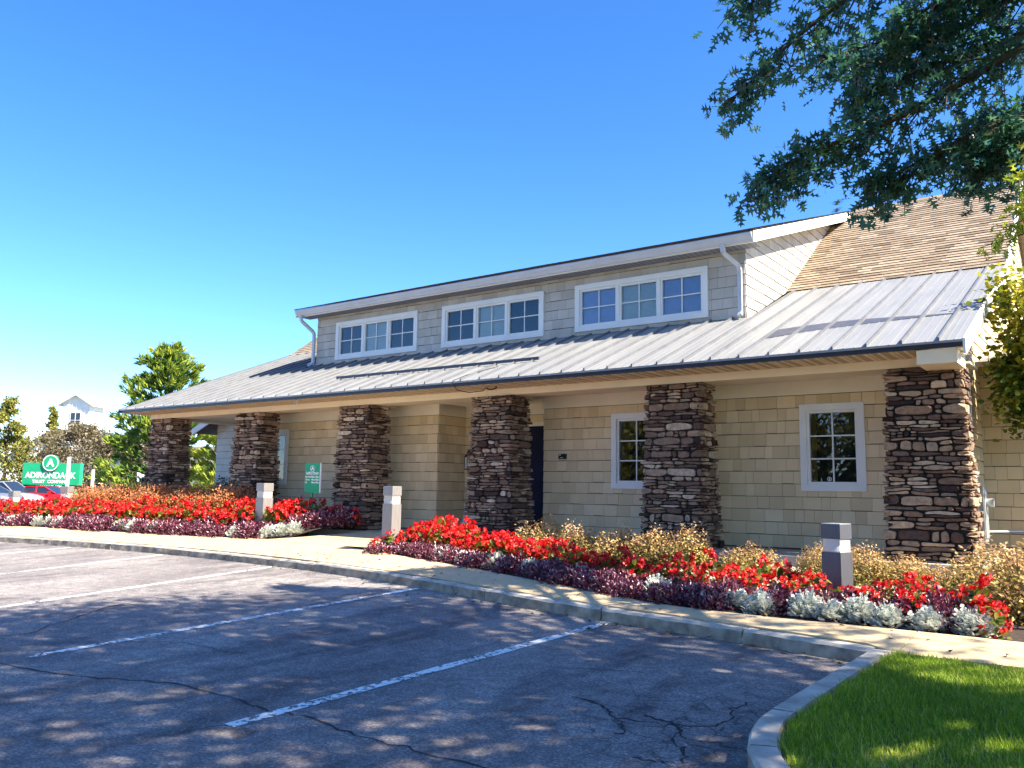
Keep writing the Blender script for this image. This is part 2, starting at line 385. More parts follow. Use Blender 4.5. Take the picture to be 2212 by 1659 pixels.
def leaves(P, D, N, L, W, tpl, tint):
    tv, tf = tpl; n = len(P); k = len(tv)
    D = nrm(D); S_ = nrm(np.cross(N, D)); N = np.cross(D, S_)
    L = np.broadcast_to(np.asarray(L, float), (n,)); W = np.broadcast_to(np.asarray(W, float), (n,))
    V = P[:, None, :] + D[:, None, :] * (tv[None, :, 0:1] * L[:, None, None]) + S_[:, None, :] * (tv[None, :, 1:2] * W[:, None, None]) + N[:, None, :] * (tv[None, :, 2:3] * L[:, None, None])
    F = tf[None] + (np.arange(n) * k)[:, None, None]
    return V.reshape(-1, 3), F.reshape(-1, 3), np.repeat(np.clip(tint, 0, 1), k)
def cat(parts):
    Vs, Fs, Ts = [], [], []; o = 0
    for V, F, T in parts:
        Vs.append(V); Fs.append(F + o); Ts.append(T); o += len(V)
    return np.concatenate(Vs), np.concatenate(Fs), np.concatenate(Ts)
def rv(n): return nrm(RNG.normal(size=(n, 3)))
def smoothstep(a, b, x):
    q = np.clip((np.asarray(x, float) - a) / (b - a), 0, 1); return q * q * (3 - 2 * q)
def catmull(P, n=8):
    P = [np.array(q, float) for q in P]; out = []
    for i in range(len(P) - 1):
        a, b_, c, d = P[max(i - 1, 0)], P[i], P[i + 1], P[min(i + 2, len(P) - 1)]
        for k in range(n):
            q = k / n
            out.append(.5 * ((2 * b_) + (c - a) * q + (2 * a - 5 * b_ + 4 * c - d) * q * q + (3 * b_ - a - 3 * c + d) * q ** 3))
    out.append(P[-1]); return np.array(out)

# ------------------------------------------------------------------ terrain heights
KERB = catmull([(-31, -7.6), (-26, -5.8), (-21.5, -4.55), (-17.1, -3.7), (-12.58, -3.23), (-8.56, -3.28), (-5.56, -3.68), (-2.94, -4.3), (-.71, -4.67), (.43, -4.88)], 10)
BED = catmull([(-31, -6.0), (-24, -3.9), (-19.5, -2.72), (-14.9, -2.21), (-11.09, -1.76), (-9.2, -1.82), (-7.72, -2.15), (-5.21, -2.88), (-3.29, -3.54), (-1.86, -4.03), (-.43, -4.19), (1.02, -4.21), (3, -4.25), (9, -4.3)], 8)
def yk(x): return np.interp(x, list(KERB[:, 0]) + [9], list(KERB[:, 1]) + [-4.95])
def yb(x): return np.interp(x, BED[:, 0], BED[:, 1])
def asph(x, y):
    x = np.asarray(x, float); y = np.asarray(y, float)
    base = -.25 + .03 * np.clip(y + 4, -14, 1.5)
    h = base + (-.52 - base) * smoothstep(-17, -32, x)
    return h + (-.62 - h) * smoothstep(-2.0, 1.0, y)
def walk(x, y):
    x = np.asarray(x, float); y = np.asarray(y, float)
    base = -.25 + .03 * (y + 4) + .12 + .06 * np.clip(y - yk(x), 0, 4)
    low = -.40 + .02 * np.clip(y - yk(x), 0, 4)
    return base + (low - base) * smoothstep(-18, -31, x)
def bedz(x, y):
    x = np.asarray(x, float); y = np.asarray(y, float)
    e = walk(x, yb(x)); tt = np.clip((y - yb(x)) / np.maximum(-.35 - yb(x), .4), 0, 1)
    right = e - .02 + (.03 - e) * tt ** 1.2
    left = e - .02 + .30 * smoothstep(0, .8, tt)
    return np.where(x > -9, right, left)

# ------------------------------------------------------------------ ground sheets
def sheet(name, X, Y, fn, mat, parent=None, mask=None):
    xx, yy = np.meshgrid(X, Y); zz = fn(xx, yy)
    V = np.stack([xx, yy, zz], -1).reshape(-1, 3); nx = len(X); F = []
    for j in range(len(Y) - 1):
        for i in range(nx - 1):
            a = j * nx + i
            if mask is None or mask((X[i] + X[i + 1]) / 2, (Y[j] + Y[j + 1]) / 2): F.append((a, a + 1, a + nx + 1, a + nx))
    me = bpy.data.meshes.new(name); me.from_pydata(V.tolist(), [], F); me.materials.append(MATS[mat])
    me.polygons.foreach_set('use_smooth', [True] * len(F)); me.update()
    return link(name, me, parent)
g = sheet('ground', np.array([-1500, -300, -120, -60, 0, 60, 300, 1500.]), np.array([-1500, -300, -120, -60, 0, 60, 300, 1500.]), lambda x, y: x * 0 - 1.0, 'ground_soil'); tag(g, kind='structure')
xs = np.unique(np.concatenate([np.linspace(-75, -32, 12), np.linspace(-32, 6, 60)])); ys = np.unique(np.concatenate([np.linspace(-45, -12, 12), np.linspace(-12, 3, 46), np.linspace(3, 34, 8)]))
asphalt = sheet('asphalt', xs, ys, lambda x, y: asph(x, y), 'asphalt'); tag(asphalt, kind='structure')

# parking lines (4 mm sheets), cracks
def strip_on(pts, wid, fn, dz, mat, name, parent, jag=0, tap=False):
    pts = np.array(pts, float); mb = MB(); L, R_ = [], []
    for i, q in enumerate(pts):
        d = pts[min(i + 1, len(pts) - 1)] - pts[max(i - 1, 0)]; d = d / np.linalg.norm(d); n_ = np.array([-d[1], d[0]])
        ww = wid * (1 + jag * (random.random() - .5) * 2)
        if tap and i in (0, len(pts) - 1): ww = wid * .15
        for lst, s_ in ((L, 1), (R_, -1)):
            e = q + n_ * s_ * ww / 2; lst.append((e[0], e[1], float(fn(e[0], e[1])) + dz))
    k = len(pts)
    mb.poly(L + R_, [(k + i, k + i + 1, i + 1, i) for i in range(k - 1)], mat)
    return mb.build(name, parent)
lines = [((-2.2, -8.62), (-2.06, -4.47)), ((-5.05, -8.46), (-5.17, -3.80)), ((-7.80, -8.0), (-8.62, -3.27)), ((-10.75, -7.6), (-11.71, -3.30)), ((-13.7, -8.0), (-14.5, -3.5)), ((-16.6, -8.4), (-17.3, -4.0))]
for a, b_ in lines:
    P_ = [np.array(a) + (np.array(b_) - np.array(a)) * q for q in np.linspace(0, 1, 30)]
    strip_on(P_, .105, asph, .004, 'line_paint', 'parking_line', asphalt, .12)
def jag(pts, n=5, amp=.03):
    pts = catmull(pts, n); out = [pts[0]]
    for q in pts[1:-1]: out.append(q + RNG.normal(size=2) * amp)
    return out + [pts[-1]]
cracks = [([(-9, -9.2), (-6.5, -8.85), (-5.02, -8.68), (-4.32, -8.6), (-3.77, -8.41), (-3.34, -8.26), (-2.76, -8.25), (-2.32, -8.29), (-1.96, -8.24), (-1.55, -8.3), (-1.03, -8.31), (-.43, -8.32), (.1, -8.5)], .022),
          ([(-6.3, -8.5), (-6.08, -8.04), (-6.31, -7.73), (-6.48, -7.44), (-6.7, -7.14), (-6.96, -6.76), (-7.02, -6.47)], .022),
          ([(-6.5, -8.6), (-5.62, -8.13), (-5.33, -7.95), (-5.03, -7.72), (-4.56, -7.43), (-3.96, -7.42), (-3.7, -7.37)], .012),
          ([(-2.3, -8.92), (-2.31, -8.82), (-2.26, -8.7), (-2.22, -8.58)], .008),
          ([(-.9, -6.93), (-.74, -6.98), (-.58, -7.08), (-.47, -7.19), (-.36, -7.3), (-.29, -7.4), (-.33, -7.45)], .022),
          ([(-.36, -7.02), (-.17, -7.08), (-.07, -7.16), (-.01, -7.35), (.13, -7.51), (.19, -7.66)], .024),
          ([(-.06, -7.73), (.05, -7.73), (.12, -7.69), (.26, -7.64)], .012),
          ([(-1.54, -6.34), (-1.36, -6.28), (-1.18, -6.19), (-1.03, -6.14), (-.85, -6.09)], .010),
          ([(-.47, -7.19), (-.30, -7.15), (-.10, -7.10), (.06, -7.0), (.1, -6.8), (.02, -6.6), (.08, -6.4)], .016),
          ([(-.1, -7.1), (.0, -7.28), (.12, -7.3), (.25, -7.25)], .014)]
for pts, wd in cracks:
    strip_on(jag(pts, 6, .012), wd * .75, asph, .003, 'crack_fill', 'asphalt_crack', asphalt, .7, True)

# ------------------------------------------------------------------ kerbs, pavement, beds, lawn
def arclen(P): return np.concatenate([[0], np.cumsum(np.linalg.norm(np.diff(P, axis=0), axis=1))])
def along(P, s_):
    a = arclen(P); return np.stack([np.interp(s_, a, P[:, 0]), np.interp(s_, a, P[:, 1])], -1)
def normals(P):
    d = np.gradient(P, axis=0); d /= np.linalg.norm(d, axis=1, keepdims=True); return np.stack([-d[:, 1], d[:, 0]], -1)
kerb = empty('kerb', (0, 0, 0)); tag(kerb, kind='structure')
def kerb_run(P, wid, top, bottom, cuts, parent, rough=.013, inner=1):
    A_ = arclen(P)
    for s0, s1 in zip(cuts[:-1], cuts[1:]):
        k = max(3, int((s1 - s0) / .10)); S_ = np.linspace(s0 + .009, s1 - .009, k)
        Q = along(P, S_); N_ = normals(along(P, np.linspace(s0, s1, k))) * inner
        rings = []
        lean = random.uniform(-.006, .006)
        for q, n_ in zip(Q, N_):
            j = lambda a=rough: random.uniform(-a, a)
            zt = float(top(q[0], q[1])) + lean; zb = float(bottom(q[0], q[1])) - .05
            o_ = q; i_ = q + n_ * wid
            ring = [(o_[0] - n_[0] * .012, o_[1] - n_[1] * .012, zb), (o_[0] + j(), o_[1] + j(), zb + (zt - zb) * .5 + j()), (o_[0] + n_[0] * .004 + j(.004), o_[1] + n_[1] * .004 + j(.004), zt - .022 + j(.006)),
                    (o_[0] + n_[0] * .02, o_[1] + n_[1] * .02, zt + j(.003)), (i_[0] - n_[0] * .012, i_[1] - n_[1] * .012, zt + j(.003)), (i_[0] + j(.004), i_[1] + j(.004), zt - .014), (i_[0], i_[1], zb)]
            rings.append(ring)
        mb = MB(); m_ = 7; pts = [q for r_ in rings for q in r_]; F = []
        for i in range(len(rings) - 1):
            for a in range(m_ - 1):
                F.append((i * m_ + a, i * m_ + a + 1, (i + 1) * m_ + a + 1, (i + 1) * m_ + a) if inner < 0 else (i * m_ + a, (i + 1) * m_ + a, (i + 1) * m_ + a + 1, i * m_ + a + 1))
        F.append(tuple(range(m_))); F.append(tuple((len(rings) - 1) * m_ + a for a in range(m_))[::-1])
        mb.poly(pts, F, 'granite'); kt = mb.mi('granite_top')
        for i in range(len(rings) - 1):
            for a in (2, 3): mb.m[i * (m_ - 1) + a] = kt
        mb.build('kerb_stone', parent)
La = arclen(KERB)[-1]
cuts = [0]; 
while cuts[-1] < La - 2.3: cuts.append(cuts[-1] + random.uniform(1.7, 2.2))
cuts[-1] = min(cuts[-1], La - 1.1); cuts.append(La)
kerb_run(KERB, .14, lambda x, y: walk(x, yk(x)), asph, cuts, kerb)
LK = catmull([(.43, -4.90), (.40, -5.8), (.37, -6.76), (.38, -7.16), (.46, -7.5), (.60, -7.80), (.95, -8.25), (1.6, -8.8), (2.6, -9.3), (4.5, -9.8), (8, -10.2), (14, -10.4)], 8)
def lawnz(x, y): return -.25 + .03 * (np.asarray(y, float) + 4) + .12 + .0 * np.asarray(x, float)
Ll = arclen(LK)[-1]
lc = [0, 2.02, 2.72, 3.35, 4.1, 5.3, 7, 9, 11, 13, Ll]
kerb_run(LK, .155, lambda x, y: lawnz(x, y) + .012, asph, lc, kerb, .010, 1)

pav = empty('sidewalk', (0, 0, 0)); tag(pav, kind='structure')
# slabs between the kerb and the bed line
jx = [-30, -27, -24.3, -21.9, -19.4, -17, -14.6, -12.2, -9.85, -7.55, -5.4, -3.35, -1.15, .62, 2.6, 4.8, 7, 9]
for a, b_ in zip(jx[:-1], jx[1:]):
    k = max(4, int((b_ - a) / .25)); mb = MB(); top = []; nb = 5
    skew = .35
    for i in range(k + 1):
        row = []
        for j in range(nb + 1):
            x = a + .006 + (b_ - a - .012) * i / k
            xk = x - skew * .5 * (1 if x < .3 else 0)
            y0 = float(yk(xk)) + .147 if x < .5 else -4.92; y1 = float(yb(x)) + .03
            q = j / nb; xx_ = xk + (x - xk) * q; y = y0 + (y1 - y0) * q
            row.append((xx_, y, float(walk(xx_, y))))
        top.append(row)
    pts = [q for r_ in top for q in r_]; m_ = nb + 1
    F = [(i * m_ + j, (i + 1) * m_ + j, (i + 1) * m_ + j + 1, i * m_ + j + 1) for i in range(k) for j in range(nb)]
    mb.poly(pts, F, 'sidewalk')
    ed = [r_[0] for r_ in top] + list(top[-1][1:]) + [r_[-1] for r_ in top[::-1]][1:] + list(top[0][::-1])[1:-1]
    n_ = len(ed); mb.poly(ed + [(x, y, z - .12) for x, y, z in ed], [(i, i + n_, (i + 1) % n_ + n_, (i + 1) % n_) for i in range(n_)], 'sidewalk')
    mb.build('sidewalk_slab', pav)
# dark earth in the joints
sheet('joint_fill', np.linspace(-30, 9, 90), np.linspace(0, 1, 5), lambda x, y: x * 0, 'soil', pav)
o = bpy.data.objects['joint_fill']; me = o.data
for v in me.vertices:
    x = v.co.x; y0 = float(yk(x)) + .10; y1 = float(yb(x)) + .05; y = y0 + (y1 - y0) * v.co.y; v.co = (x, y, float(walk(x, y)) - .014)
# entry path rising to the porch slab
mb = MB(); rows = []
for i in range(9):
    q = i / 8; y = -1.86 + (1.60) * q
    xl = np.interp(q, [0, .3, .7, 1], [-10.95, -10.5, -10.1, -9.85]); xr = np.interp(q, [0, .25, 1], [-7.70, -7.85, -7.92])
    rows.append([(xl + (xr - xl) * j / 6, y, float(walk(xl + (xr - xl) * j / 6, y)) + .003) for j in range(7)])
pts = [q for r_ in rows for q in r_]
mb.poly(pts, [(i * 7 + j, i * 7 + j + 1, (i + 1) * 7 + j + 1, (i + 1) * 7 + j) for i in range(8) for j in range(6)], 'sidewalk'); mb.build('entry_path', pav)

def soil_strip(name, x0, x1, nx, yfront, yback, fn):
    V, F = [], []; ny = 12
    for i in range(nx + 1):
        x = x0 + (x1 - x0) * i / nx
        for j in range(ny + 1):
            y = yfront(x) + (yback(x) - yfront(x)) * j / ny
            V.append((x, y, float(fn(x, y)) + random.uniform(-.012, .012)))
    F = [(i * (ny + 1) + j, (i + 1) * (ny + 1) + j, (i + 1) * (ny + 1) + j + 1, i * (ny + 1) + j + 1) for i in range(nx) for j in range(ny)]
    me = bpy.data.meshes.new(name); me.from_pydata(V, [], F); me.materials.append(MATS['soil']); me.polygons.foreach_set('use_smooth', [True] * len(F))
    o = link(name, me); tag(o, kind='structure'); return o
soil_strip('flower_bed', -7.86, 1.6, 50, lambda x: float(yb(x)) - .02, lambda x: -.02, bedz)
soil_strip('flower_bed', -30, -10.0, 70, lambda x: float(yb(x)) - .02 if x < -10.95 else float(np.interp(x, [-10.95, -10.5, -10.1, -9.9], [-1.78, -1.36, -.74, -.4])), lambda x: -.02 if x > -18.4 else -.02 + 1.6 * min(1, (-18.4 - x) / 4), bedz)
soil_strip('flower_bed', 1.6, 9, 12, lambda x: float(yb(x)) - .02, lambda x: 2.2, lambda x, y: bedz(np.minimum(x, 1.6), y) * 1)

# lawn: soil sheet and blades
def lawn_in(x, y):
    xl = np.interp(-y, -LK[::1, 1][LK[:, 1].argsort()[::-1]] if False else -LK[:, 1], LK[:, 0])
    return x > xl + .135
lx = np.linspace(.4, 14, 60); 
V, F = [], []
ly = np.linspace(-4.94, -10.3, 40)
for j, y in enumerate(ly):
    xl = float(np.interp(-y, -LK[:, 1], LK[:, 0])) + .13
    for i in range(24): x = xl + (14 - xl) * (i / 23) ** 1.6; V.append((x, y, float(lawnz(x, y)) - .015))
F = [(j * 24 + i, (j + 1) * 24 + i, (j + 1) * 24 + i + 1, j * 24 + i + 1) for j in range(39) for i in range(23)]
me = bpy.data.meshes.new('lawn_soil'); me.from_pydata(V, [], F); me.materials.append(MATS['ground_soil']); tag(link('lawn_soil', me), kind='structure')
nb_ = 150000
x = .5 + 3.6 * RNG.random(nb_) ** 1.15; y = -4.93 - 4.6 * RNG.random(nb_)
xl = np.interp(-y, -LK[:, 1], LK[:, 0]) + .185 + .03 * np.sin(y * 9) * np.sin(y * 23 + 1)
near = (x - 2.1) ** 2 + (y + 11.7) ** 2
k = (x > xl) & (x < 1.15 + .95 * (y + 11.7) * .36 + 1.3)
x, y, xl = x[k], y[k], xl[k]; n = len(x)
P_ = np.stack([x, y, lawnz(x, y) - .02], -1)
patch = np.sin(x * 3.1 + 1) * np.sin(y * 2.7) * .5 + np.sin(x * 9 + y * 7) * .25
D_ = rv(n) * .55 + np.array([-.15, .1, 1.0]); D_[:, 2] = np.abs(D_[:, 2]) + .3
dry = smoothstep(.35, .8, np.sin(x * 2.3 + 2.1) * np.sin(y * 1.9 + .6) + .35 * np.sin(x * 7.1 + y * 5.3))
tn = np.clip(.42 + .24 * patch + RNG.normal(0, .20, n) + (RNG.random(n) < .06 + .25 * dry) * .45, 0, 1)
edge = np.clip((x - xl) / .12, 0, 1)
gr = leaves(P_, D_, rv(n), RNG.uniform(.025, .062, n) * (1 + .35 * (1 - edge)) * (1 - .25 * dry), RNG.uniform(.004, .0075, n), T_BLADE, tn)
o = link('grass', fast_mesh('grass', *gr, 'grass_blade')); tag(o, 'short green lawn grass inside the curved granite kerb', 'grass', kind='stuff')

# ------------------------------------------------------------------ the bank building
HC, SP, CW, CD = 2.65, 3.5, .426, .515
XL, XR = -18.265, .58
YE, ZE = -.681, 2.858
M1, M2 = .403, .6775
YB, ZB = 4.484, 4.944
YR, ZR = 8.565, 7.709
YW, YD = 1.087, 2.30
def zroof(y): return ZE + M1 * (y - YE) if y <= YB else ZB + M2 * (y - YB)
bank = empty('bank_building', (-9, 1, 0)); tag(bank, 'long low bank building with stone porch columns, metal roof and shingled dormer', 'building')
bank.location = (0, 0, 0)
SLAB = .17

# --- polygon helpers
def clip_half(poly, a, b_, c):           # keep a*x+b*y<=c
    out = []
    for i in range(len(poly)):
        p, q = poly[i], poly[(i + 1) % len(poly)]
        dp = a * p[0] + b_ * p[1] - c; dq = a * q[0] + b_ * q[1] - c
        if dp <= 0: out.append(p)
        if (dp < 0 < dq) or (dq < 0 < dp):
            t_ = dp / (dp - dq); out.append((p[0] + (q[0] - p[0]) * t_, p[1] + (q[1] - p[1]) * t_))
    return out
def clip_convex(poly, region):           # region counter-clockwise
    for i in range(len(region)):
        if not poly: return poly
        (x0, y0), (x1, y1) = region[i], region[(i + 1) % len(region)]
        a, b_ = (y1 - y0), -(x1 - x0); poly = clip_half(poly, a, b_, a * x0 + b_ * y0)
    return poly
def rect_minus(r_, holes):
    rs = [r_]
    for h in holes:
        nx_ = []
        for (a, b_, c, d) in rs:
            if h[0] >= b_ or h[1] <= a or h[2] >= d or h[3] <= c: nx_.append((a, b_, c, d)); continue
            if h[0] > a: nx_.append((a, h[0], c, d))
            if h[1] < b_: nx_.append((h[1], b_, c, d))
            m0, m1 = max(a, h[0]), min(b_, h[1])
            if h[2] > c: nx_.append((m0, m1, c, h[2]))
            if h[3] < d: nx_.append((m0, m1, h[3], d))
        rs = nx_
    return [q for q in rs if q[1] - q[0] > .006 and q[3] - q[2] > .004]
def faceY(Y0): return lambda u, v, d: (u, Y0 - d, v)
def faceX(X0): return lambda u, v, d: (X0 + d, u, v)
SHB = [300]
def shingles(wall, fmap, u0, u1, v0, v1, holes=(), region=None, exp=.192, indiv=None, mat='siding', wmin=.12, wmax=.30):
    joint = MB(); cnt = 0
    k = 0; v = v0
    while v < v1 - .01:
        ve = min(v + exp, v1); u = u0 - random.uniform(0, .2)
        while u < u1:
            wd = random.uniform(wmin, wmax); a, b_ = max(u, u0) + .002, min(u + wd, u1) - .002; u += wd
            if b_ - a < .01: continue
            tint = random.random(); lift = random.uniform(-.0015, .002)
            polys = []
            for q in rect_minus((a, b_, v + random.choice((0, 0, 0, .003, .006)), ve - .007), holes):
                po = [(q[0], q[2]), (q[1], q[2]), (q[1], q[3]), (q[0], q[3])]
                if region: po = clip_convex(po, region)
                if len(po) >= 3: polys.append(po)
            for po in polys:
                single = indiv and indiv(po) and SHB[0] > 0
                mb = MB() if single else joint
                mb.tint = tint; n_ = len(po)
                D = lambda vv: .005 + .013 * (1 - (vv - v) / exp) + lift
                fr = [fmap(p_[0], p_[1], D(p_[1])) for p_ in po]; bk = [fmap(p_[0], p_[1], 0.0005) for p_ in po]
                mb.poly(fr + bk, [tuple(range(n_))] + [(i, (i + 1) % n_, (i + 1) % n_ + n_, i + n_) for i in range(n_)], mat)
                if single: mb.build('shingle', wall); SHB[0] -= 1
        v += exp
    if joint.v:
        o = joint.build('shingle_siding', wall); tag(o, kind='stuff')
def wallpanel(name, fmap, u0, u1, v0, v1, holes, mat='siding_gap', thick=.10, region=None):
    mb = MB()
    if region:
        n_ = len(region); mb.poly([fmap(a, b_, 0) for a, b_ in region] + [fmap(a, b_, -thick) for a, b_ in region], [tuple(range(n_)), tuple(range(n_, 2 * n_))[::-1]] + [(i, (i + 1) % n_, (i + 1) % n_ + n_, i + n_) for i in range(n_)], mat)
    else:
        for (a, b_, c, d) in rect_minus((u0, u1, v0, v1), holes):
            q = [fmap(a, c, 0), fmap(b_, c, 0), fmap(b_, d, 0), fmap(a, d, 0)]; q2 = [fmap(a, c, -thick), fmap(b_, c, -thick), fmap(b_, d, -thick), fmap(a, d, -thick)]
            mb.poly(q + q2, [(0, 1, 2, 3), (7, 6, 5, 4), (0, 4, 5, 1), (1, 5, 6, 2), (2, 6, 7, 3), (3, 7, 4, 0)], mat)
    return mb.build(name, bank)
def fbox(mb, fmap, u0, u1, v0, v1, d0, d1, mat):
    mb.hexa([fmap(u0, v0, d0), fmap(u1, v0, d0), fmap(u1, v0, d1), fmap(u0, v0, d1), fmap(u0, v1, d0), fmap(u1, v1, d0), fmap(u1, v1, d1), fmap(u0, v1, d1)], mat)
def window(fmap, u0, u1, v0, v1, units, cols, rows, backs, cas=.095):
    """cased window, outer size u0..u1 x v0..v1; units sashes side by side"""
    wroot = empty('window'); wroot.parent = bank
    P_ = .045
    for (a, b_, c, d) in ((u0, u1, v1 - cas, v1), (u0, u1, v0, v0 + cas), (u0, u0 + cas, v0 + cas, v1 - cas), (u1 - cas, u1, v0 + cas, v1 - cas)):
        mb = MB(); fbox(mb, fmap, a, b_, c, d, -.02, P_ if c != v0 else P_ + .006, 'trim_white'); mb.build('casing', wroot)
    iu0, iu1, iv0, iv1 = u0 + cas, u1 - cas, v0 + cas, v1 - cas
    uw = (iu1 - iu0) / units
    for k in range(units):
        a, b_ = iu0 + uw * k, iu0 + uw * (k + 1); s_ = .042
        if k > 0:
            mb = MB(); fbox(mb, fmap, a - .022, a + .022, iv0, iv1, -.05, .03, 'trim_white'); mb.build('mullion', wroot)
        mb = MB()
        A, B_ = a + (.022 if k > 0 else 0), b_ - (.022 if k < units - 1 else 0)
        fbox(mb, fmap, A, B_, iv1 - s_, iv1, -.055, .012, 'trim_white'); fbox(mb, fmap, A, B_, iv0, iv0 + s_, -.055, .014, 'trim_white')
        fbox(mb, fmap, A, A + s_, iv0 + s_, iv1 - s_, -.055, .012, 'trim_white'); fbox(mb, fmap, B_ - s_, B_, iv0 + s_, iv1 - s_, -.055, .012, 'trim_white')
        mb.build('sash', wroot)
        ga, gb, gc, gd = A + s_, B_ - s_, iv0 + s_, iv1 - s_
        for i in range(1, cols):
            x = ga + (gb - ga) * i / cols; mb = MB(); fbox(mb, fmap, x - .010, x + .010, gc, gd, -.040, -.012, 'trim_white'); mb.build('muntin', wroot)
        for j in range(1, rows):
            z = gc + (gd - gc) * j / rows; mb = MB(); fbox(mb, fmap, ga, gb, z - .010, z + .010, -.041, -.010, 'trim_white'); mb.build('muntin', wroot)
        for i in range(cols):
            for j in range(rows):
                e = .0
                mb = MB(); mb.poly([fmap(ga + (gb - ga) * i / cols, gc + (gd - gc) * j / rows, -.026 + random.uniform(-.001, .001)), fmap(ga + (gb - ga) * (i + 1) / cols, gc + (gd - gc) * j / rows, -.026), fmap(ga + (gb - ga) * (i + 1) / cols, gc + (gd - gc) * (j + 1) / rows, -.026 + random.uniform(-.0015, .0015)), fmap(ga + (gb - ga) * i / cols, gc + (gd - gc) * (j + 1) / rows, -.026 + random.uniform(-.0015, .0015))], [(0, 1, 2, 3)], 'glass')
                mb.build('pane', wroot)
        bk = backs[k]; mb = MB()
        fbox(mb, fmap, A + .01, B_ - .01, iv0 + .01, iv1 - .01, -.075 if bk != 'interior_dark' else -.45, -.072 if bk != 'interior_dark' else -.44, bk); mb.build('blind' if bk != 'interior_dark' else 'room_darkness', wroot)  # white backings are blinds, blue ones a painted sky reflection
    return wroot

# --- porch slab
mb = MB(); mb.box(-18.3, .62, -.30, 2.1, -.35, SLAB, 'concrete_slab'); mb.build('porch_slab', bank)

# --- porch walls
ZF, ZC = 2.495, 2.71
wr = (-1.913, -.984, 1.044, 2.342); wm = (-5.17, -4.24, 1.044, 2.342); wl = (-14.80, -13.866, 1.044, 2.342)
cut = lambda q: (q[0] + .03, q[1] - .03, q[2] + .03, q[3] - .03)
f1 = faceY(YW)
wall_r = wallpanel('wall', f1, -6.61, .35, SLAB, 2.78, [cut(wr), cut(wm)])
shingles(wall_r, f1, -6.61, .35, SLAB + .02, ZF, [cut(wr), cut(wm)], indiv=lambda po: -3.45 < po[0][0] < .32 or (-6.6 < po[0][0] < -4.3))
wall_l = wallpanel('wall', f1, -15.3, -9.2, SLAB, 2.78, [cut(wl)])
shingles(wall_l, f1, -15.3, -9.2, SLAB + .02, ZF, [cut(wl)])
fy = faceX(-9.2); YRec = 1.95
wall_s = wallpanel('wall', fy, YW + .1, YRec, SLAB, 2.78, []); shingles(wall_s, fy, YW, YRec, SLAB + .02, ZF)
f2 = faceY(YRec); dr = (-8.25, -7.02, SLAB, 2.34)
wall_b = wallpanel('wall', f2, -9.2, -6.5, SLAB, 2.78, [(dr[0] + .05, dr[1] - .05, SLAB - .1, dr[3] - .05)])
shingles(wall_b, f2, -9.2, -6.5, SLAB + .02, ZF, [(dr[0] + .04, dr[1] - .04, SLAB - .1, dr[3] - .04)])
mb = MB(); mb.box(-6.61, -6.51, YW + .1, YRec, SLAB, 2.78, 'siding'); mb.build('wall', bank)
fx = faceX(.35)
wall_e = wallpanel('wall', fx, YW, YB, SLAB - .2, 2.78, [], region=[(YW, -.1), (YB, -.1), (YB, zroof(YB) - .12), (YW, zroof(YW) - .12)])
shingles(wall_e, fx, YW, YB, SLAB - .2, 5.0, region=[(YW, -.1), (YB, -.1), (YB, zroof(YB) - .12), (YW, zroof(YW) - .12)])
wall_e2 = wallpanel('wall', fx, YB, 14, 0, 8, [], region=[(YB, -.1), (13.9, -.1), (13.9, 4.2), (YR, ZR - .15), (YB, zroof(YB) - .12)])
shingles(wall_e2, fx, YB, 13.9, 2.9, 7.6, region=[(YB, 2.9), (13.9, 2.9), (13.9, 4.2), (YR, ZR - .15), (YB, zroof(YB) - .12)])
wallpanel('wall', lambda u, v, d: (-17.9 - d, u, v), 3, 14, 0, 8, [], region=[(3.0, -.6), (13.9, -.6), (13.9, 4.2), (YR, ZR - .15), (YB, zroof(YB) - .12), (3.0, zroof(3.0) - .12)])
mb = MB(); mb.box(-17.8, .25, 13.8, 13.9, -.6, 4.2, 'siding'); mb.build('wall', bank)
mb = MB(); mb.box(-15.3, -15.2, YW + .1, 3.0, SLAB, 2.78, 'siding'); mb.build('wall', bank)
mb = MB(); mb.box(-17.8, -15.2, 3.0, 3.1, -.6, zroof(3) - .1, 'siding'); mb.build('wall', bank)
window(f1, *wr, 1, 2, 3, ['interior_dark']); window(f1, *wm, 1, 2, 3, ['interior_dark']); window(f1, *wl, 1, 2, 3, ['interior_dark'])
# round security sticker low in the right window
mb = MB()
for k in range(24):
    a0, a1 = 2 * math.pi * k / 24, 2 * math.pi * (k + 1) / 24
    mb.poly([(-1.515 + r_ * math.cos(a), YW + .024, 1.225 + r_ * math.sin(a)) for r_, a in ((.032, a0), (.032, a1), (.024, a1), (.024, a0))], [(0, 1, 2, 3)], 'sign_white')
mb.box(-1.522, -1.508, YW + .0235, YW + .0245, 1.208, 1.242, 'sign_white'); mb.build('window_sticker', bank)
# friezes
for nm, (a, b_, c, d) in dict(r=(-6.63, .37, YW - .022, YW), l=(-15.3, -9.18, YW - .022, YW)).items():
    mb = MB(); mb.box(a, b_, c, d, ZF, ZC + .02, 'frieze'); mb.build('frieze_board', bank)
mb = MB(); mb.box(-9.2, -9.178, YW, YRec - .02, ZF, ZC + .02, 'frieze'); mb.build('frieze_board', bank)
mb = MB(); mb.box(-9.178, -6.61, YRec - .022, YRec, ZF, ZC + .02, 'frieze'); mb.build('frieze_board', bank)
